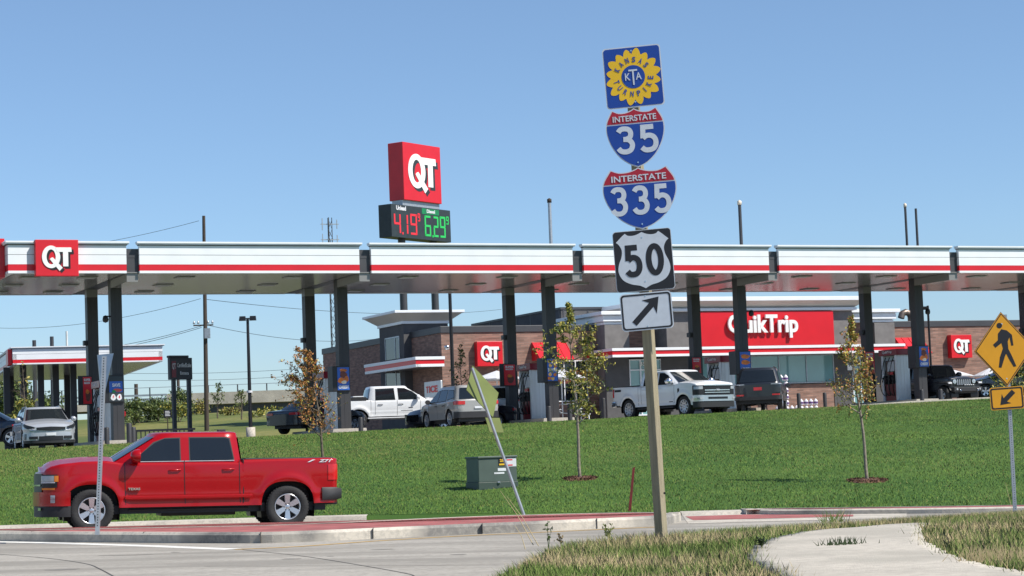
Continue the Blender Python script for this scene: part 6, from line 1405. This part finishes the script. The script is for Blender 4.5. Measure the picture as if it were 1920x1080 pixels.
# ------------------------------------------------------------------ young trees on the lawn
def sapling(name, base, H, lean, env, label, mats_, nl, leaf, seed, r0=.045, barkm='bark', h0=.3, grp='young trees around the forecourt', bias=None, nlimb=22, crown_off=None):
    global rng
    rs = np.random.default_rng(seed); r = root(name, base, 0, label, 'tree', grp); m = MB()
    tr = [(lean*H*(t**1.3)+.02*math.sin(t*9+seed), .015*math.sin(t*7), H*t*.97) for t in np.linspace(0, 1, 14)]; tr[0] = (0, 0, -.1)
    m.tube(tr, [r0*(1-t)**.8+.006 for t in np.linspace(0, 1, 14)], 8); m.build('trunk', barkm, r)
    tips = []; m = MB()
    for i in range(nlimb):
        t = h0+(1-h0)*((i+.5)/nlimb)**1.05*.96; z = H*t; x = interp([(q[2], q[0]) for q in tr], z*.97); a = rs.uniform(0, 2*PI)+i*2.4
        R_ = interp(env, min(1, t+.1)); up_ = rs.uniform(.5, 1.1)*max(.25, R_)
        off_x = (crown_off(t) if crown_off else 0)
        e = (x+R_*math.cos(a)+off_x, R_*math.sin(a), z+up_); mid = (x+R_*.5*math.cos(a)+off_x*.4, R_*.5*math.sin(a), z+up_*.35); s0 = (x, 0, z)
        if e[2] > H*1.02: e = (e[0], e[1], H*1.02)
        m.tube([s0, mid, e], [.014+.012*(1-t), .009, .003], 5)
        for j in range(9):
            f = rs.uniform(.3, 1); b0 = tuple(lerp(mid[k] if f > .5 else s0[k], e[k] if f > .5 else mid[k], (f-.5)*2 if f > .5 else f*2) for k in range(3))
            e2 = tuple(b0[k]+rs.normal()*R_*.3+(.1*R_ if k == 2 else 0) for k in range(3)); m.tube([b0, e2], [.005, .002], 4); tips.append((b0, e2))
        tips.append((mid, e))
    m.build('limb', barkm, r)
    cs_ = []
    for _ in range(nl):
        b0, e2 = tips[rs.integers(len(tips))]
        if bias and rs.uniform() > bias(e2[2]/H, e2[0]): continue
        f = rs.uniform(.2, 1.1); cs_.append(tuple(lerp(b0[k], e2[k], f)+rs.normal()*.028 for k in range(3)))
    m = MB(); rng_old = rng; rng = rs; leaf_mb(m, cs_, leaf, len(mats_)); rng = rng_old; m.build('crown', mats_, r); return r
def mulch_ring(base, rx, label=None):
    m = MB(); R_ = []
    for f, h in ((1.0, -.03), (.8, .035), (.4, .06), (0.02, .07)): R_.append([(base.x+rx*f*math.cos(t)*(1+.1*math.sin(5*t)), base.y+rx*f*math.sin(t)*(1+.1*math.cos(3*t)), zlawn(base.x+rx*f*math.cos(t), base.y+rx*f*math.sin(t))+h) for t in np.linspace(0, 2*PI, 29)[:-1]])
    m.grid(R_, closed=True)
    cs_ = [(base.x+rx*q*math.cos(a), base.y+rx*q*math.sin(a), zlawn(base.x+rx*q*math.cos(a), base.y+rx*q*math.sin(a))+.05) for q, a in zip(rng.uniform(0, 1.05, 500)**.5, rng.uniform(0, 2*PI, 500))]
    leaf_mb(m, cs_, .035); o = m.build('mulch', 'mulch', None); o['kind'] = 'stuff'; tag(o, label, 'mulch')
b1_ = G(1088, 899, zlawn, 38, 62); b2_ = G(1626.5, 903, zlawn, 38, 62); b0_ = G(607, 868, zlawn, 38, 62)
mulch_ring(b1_, .42, 'ring of brown mulch round the middle sapling'); mulch_ring(b2_, .48, 'ring of brown mulch round the right-hand sapling')
sapling('young_tree', b1_, 330*b1_.y/FPX, -.03, [(.2, .15), (.35, .6), (.5, .72), (.7, .72), (.85, .5), (.95, .24), (1, .06)], 'leafy olive-green sapling in the middle of the lawn', ['leaf_y', 'leaf_g2', 'leaf_y', 'leaf_g'], 6500, .04, 11, .035, 'bark_light', .3, bias=lambda t, x: .1 if t < .36 else .7+.3*math.sin(x*9+t*14))
sapling('young_tree', b2_, 304*b2_.y/FPX, -.075, [(.3, .15), (.42, .7), (.55, .62), (.7, .45), (.85, .3), (1, .08)], 'thin right-hand sapling with sparse yellow leaves', ['leaf_y', 'leaf_g2', 'leaf_y', 'leaf_o', 'leaf_b'], 2600, .036, 5, .035, 'bark_light', .38)
sapling('young_tree', b0_, 212*b0_.y/FPX, -.1, [(.2, .3), (.3, .7), (.5, .75), (.7, .6), (.85, .45), (1, .15)], 'leaning autumn sapling with brown leaves behind the red pickup bed', ['leaf_b', 'leaf_y', 'leaf_o', 'leaf_o', 'leaf_b', 'leaf_tan'], 3800, .04, 23, .035, 'bark', .22, bias=lambda t, x: .25 if x > .1 else 1, nlimb=26, crown_off=lambda t: -.28)
bq = W(868, 745, 94); bq.z = zlot(bq.x, bq.y); sapling('young_tree', bq, 3.6, -.02, [(.2, .2), (.4, .55), (.7, .5), (1, .1)], 'bare thin sapling against the brick, left of the logo box', ['leaf_g', 'leaf_g2'], 260, .07, 31, .03, 'bark_light', .3)
bq = W(54, 800, 97); bq.z = 1.2+.5; sapling('young_tree', bq, 4.6, -.06, [(.2, .4), (.4, .75), (.7, .6), (1, .15)], 'young tree with a bare top in front of the small left canopy', ['leaf_g2', 'leaf_g2', 'leaf_y'], 2400, .085, 37, .05, 'bark', .25, bias=lambda t, x: 1 if t < .62 else .03)
for px, py, D, H, sd_, lab in ((408, 782, 160, 2.5, 41, 'small wind-bent tree in front of the overpass'), (453, 784, 150, 1.9, 43, 'tiny bare sapling left of the lamp post')):
    bq = W(px, py, D); sapling('young_tree', bq, H, .04, [(.2, .3), (.5, .65), (1, .2)], lab, ['leaf_g', 'leaf_g2'], 350, .08, sd_, .05, 'bark', .3, nlimb=14)

# ------------------------------------------------------------------ grass
def blades(name, pts, h, w, mats_, probs, label, lean=.35):
    n = len(pts); P = np.array(pts); a = rng.uniform(0, 2*PI, n); hh = h*rng.uniform(.45, 1.25, n); dx, dy = np.cos(a)*w/2, np.sin(a)*w/2
    l = rng.normal(size=(n, 2))*lean*hh[:, None]
    V = np.zeros((n, 3, 3)); V[:, 0] = P; V[:, 1] = P; V[:, 2] = P; V[:, 0, 0] -= dx; V[:, 0, 1] -= dy; V[:, 1, 0] += dx; V[:, 1, 1] += dy; V[:, 2, :2] += l; V[:, 2, 2] += hh; V[:, :2, 2] -= .01
    me = bpy.data.meshes.new(name); me.vertices.add(3*n); me.vertices.foreach_set('co', V.reshape(-1)); me.loops.add(3*n); me.loops.foreach_set('vertex_index', np.arange(3*n, dtype=np.int32))
    me.polygons.add(n); me.polygons.foreach_set('loop_start', np.arange(0, 3*n, 3, dtype=np.int32)); 
    mi = rng.choice(len(mats_), n, p=probs) if not callable(probs) else probs(P); me.polygons.foreach_set('material_index', mi.astype(np.int32))
    for q in mats_: me.materials.append(M[q])
    me.update(calc_edges=True); me.validate(); o = bpy.data.objects.new(name, me); COL.objects.link(o); o['kind'] = 'stuff'; tag(o, label, 'grass'); return o
def patchy(x, y, s=1.): return .5+.25*math.sin(x*1.3*s+2*math.sin(y*.7*s))+.25*math.sin(y*1.1*s+1.7*math.sin(x*.9*s)+1)
SWxy = [(p.x, p.y) for p in SW]
pts = []; kinds = []
while len(pts) < 80000:
    y = 12+ (36-12)*rng.uniform()**1.15; xe = interp(VE, y); x = xe-.12+rng.uniform()**1.2*(min(9.6, y*.3)+.3-xe)
    if x < xe-.12 or abs(x/y) > .27: continue
    jx, jy_ = rng.normal(size=2)*.07
    if inpoly(x+jx, y+jy_*2, SWxy): continue
    pts.append((x, y, znear(x, y)-(.05 if x < xe+.02 else 0)))
def near_k(P):
    out = np.zeros(len(P))
    for i, p in enumerate(P):
        d = patchy(p[0], p[1], 1.6)+rng.normal()*.25; out[i] = 0 if d < .3 else 1 if d < .56 else 3 if d < .76 else 2
    return out
blades('verge_grass', pts, .1, .012, ['grass_g1', 'grass_g2', 'grass_dry', 'grass_tan'], near_k, 'rough dry and green grass on the near verge', .5)
pts = []
while len(pts) < 300000:
    x = rng.uniform(-19, 21, 4000); t = rng.uniform(0, 1, 4000)**1.15
    for a, b_ in zip(x, t):
        y = lerp(YEf(a), ycrest(a), b_)
        if abs(a/y) < .26: pts.append((a, y, zlawn(a, y)))
def lawn_k(P):
    out = np.zeros(len(P), int); t = (P[:, 1]-43.5)/(39+.435*P[:, 0]); r_ = rng.uniform(size=len(P))
    dry = .04+.42*np.clip(t-.6, 0, 1)*(.8+.6*np.sin(P[:, 0]*.45+1.5)) + .22*np.clip(-P[:, 0]/14, 0, 1)*np.clip(t*1.5, 0, 1)
    for cx, cy, rx, ry, a in ((11.5, 86.5, 1.8, .9, .75), (16.3, 88.0, 1.6, 1.2, .8), (-2.5, 72, 3, 3, .25), (3, 60, 2.5, 4, .2), (-6, 66, 4, 4, .3), (9, 55, 3, 3, .12)): dry += a*np.exp(-((P[:, 0]-cx)/rx)**2-((P[:, 1]-cy)/ry)**2)
    dry += .1*np.sin(P[:, 0]*1.7+np.sin(P[:, 1]*.9)*2)*np.sin(P[:, 1]*.8); out[r_ < .45] = 1; out[r_ > 1-dry] = 2; return out
M['lawn_b1'] = mat('lawn_b1', (.08, .16, .022), .7, 0, .4, .35, detail=9); M['lawn_b2'] = mat('lawn_b2', (.14, .22, .04), .7, 0, .35, .5, detail=9); M['lawn_b3'] = mat('lawn_b3', (.22, .21, .07), .8, 0, .25, .6)
for q in ('lawn_b1', 'lawn_b2', 'lawn_b3', 'grass_g1', 'grass_g2', 'grass_dry', 'grass_tan'): upnormal(q)
blades('lawn_grass', pts[:300000], .045, .018, ['lawn_b1', 'lawn_b2', 'lawn_b3'], lawn_k, 'mown green grass covering the lawn slope', .5)
def weed(px, py, h, n, label, mt='leaf_g', zf=znear, stalk=True, D=None):
    p = G(px, py, zf, 10, 45) if D is None else W(px, py, D); r = root('weed', p, 0, label, 'weed', None); m = MB(); cs_ = []
    for k in range(n):
        a = rng.uniform(0, 2*PI); L = h*rng.uniform(.6, 1); e = (math.cos(a)*L*.3, math.sin(a)*L*.3, L); m.tube([(0, 0, -.02), (e[0]*.4, e[1]*.4, L*.5), e], [.004, .003, .001], 4)
        for j in range(9): f = rng.uniform(.3, 1); cs_.append((e[0]*f+rng.normal()*.015, e[1]*f+rng.normal()*.015, L*f))
    m.build('stem', mt, r); m = MB(); leaf_mb(m, cs_, .022); m.build('leaf', mt, r)
weed(1028, 1030, .3, 2, 'tall leafy weed at the left tip of the near verge'); weed(1142, 1012, .2, 7, 'broad weed on the verge left of the wooden post', 'leaf_g2'); weed(1052, 1022, .14, 3, 'small reddish weed beside the tall leafy weed', 'leaf_tan')
weed(1428, 1026, .1, 7, 'small dark weed at the left edge of the footpath', 'leaf_d', zsw)
def tuft(px, py, w, h, n, label, mt='grass_g1', zf=zsw):
    p = G(px, py, zf, 10, 45); pp_ = [(p.x+rng.normal()*w, p.y+rng.normal()*.06, p.z) for _ in range(n)]
    m = MB()
    for q in pp_: l = rng.normal()*.5*h; m.add([(q[0]-.006-p.x, q[1]-p.y, -.01), (q[0]+.006-p.x, q[1]-p.y, -.01), (q[0]+l-p.x, q[1]-p.y, h*rng.uniform(.5, 1.2))], [[0, 1, 2]])
    o = m.build('grass_tuft', mt, None); o.location = p; tag(o, label, 'grass tuft')
tuft(1581, 1021, .1, .07, 90, 'flat dark tuft of grass growing in the middle of the footpath', 'leaf_d')
tuft(1562, 978, .12, .22, 60, 'taller green tuft at the far edge of the verge', 'grass_g1', znear)
tuft(1878, 1062, .16, .16, 160, 'clump of dry straw at the right edge of the footpath', 'grass_dry', znear)
for k, (x0, y0, x1, y1) in enumerate(((1000, 1022, 938, 920), (1010, 1024, 950, 930), (985, 1030, 965, 985), (1572, 975, 1590, 935), (1902, 1000, 1885, 905))):
    a = W(x0, y0, 21 if k < 3 else 24+3*(k-3)); b_ = W(x1, y1, 21 if k < 3 else 24+3*(k-3)); m = MB(); mid = a.lerp(b_, .55); mid.x += .02; m.tube([a, mid, b_], [.004, .003, .0015], 4)
    m.build('grass_stalk', 'grass_dry', None); tag(bpy.data.objects[-1] if 0 else COL.objects[-1], ['left-most dry grass stalk leaning over the road', 'second dry grass stalk leaning over the road', 'shortest dry grass stalk over the road', 'dry stalk at the far verge edge', 'dry stalk in front of the crossing sign post'][k], 'grass stalk', 'dry grass stalks')
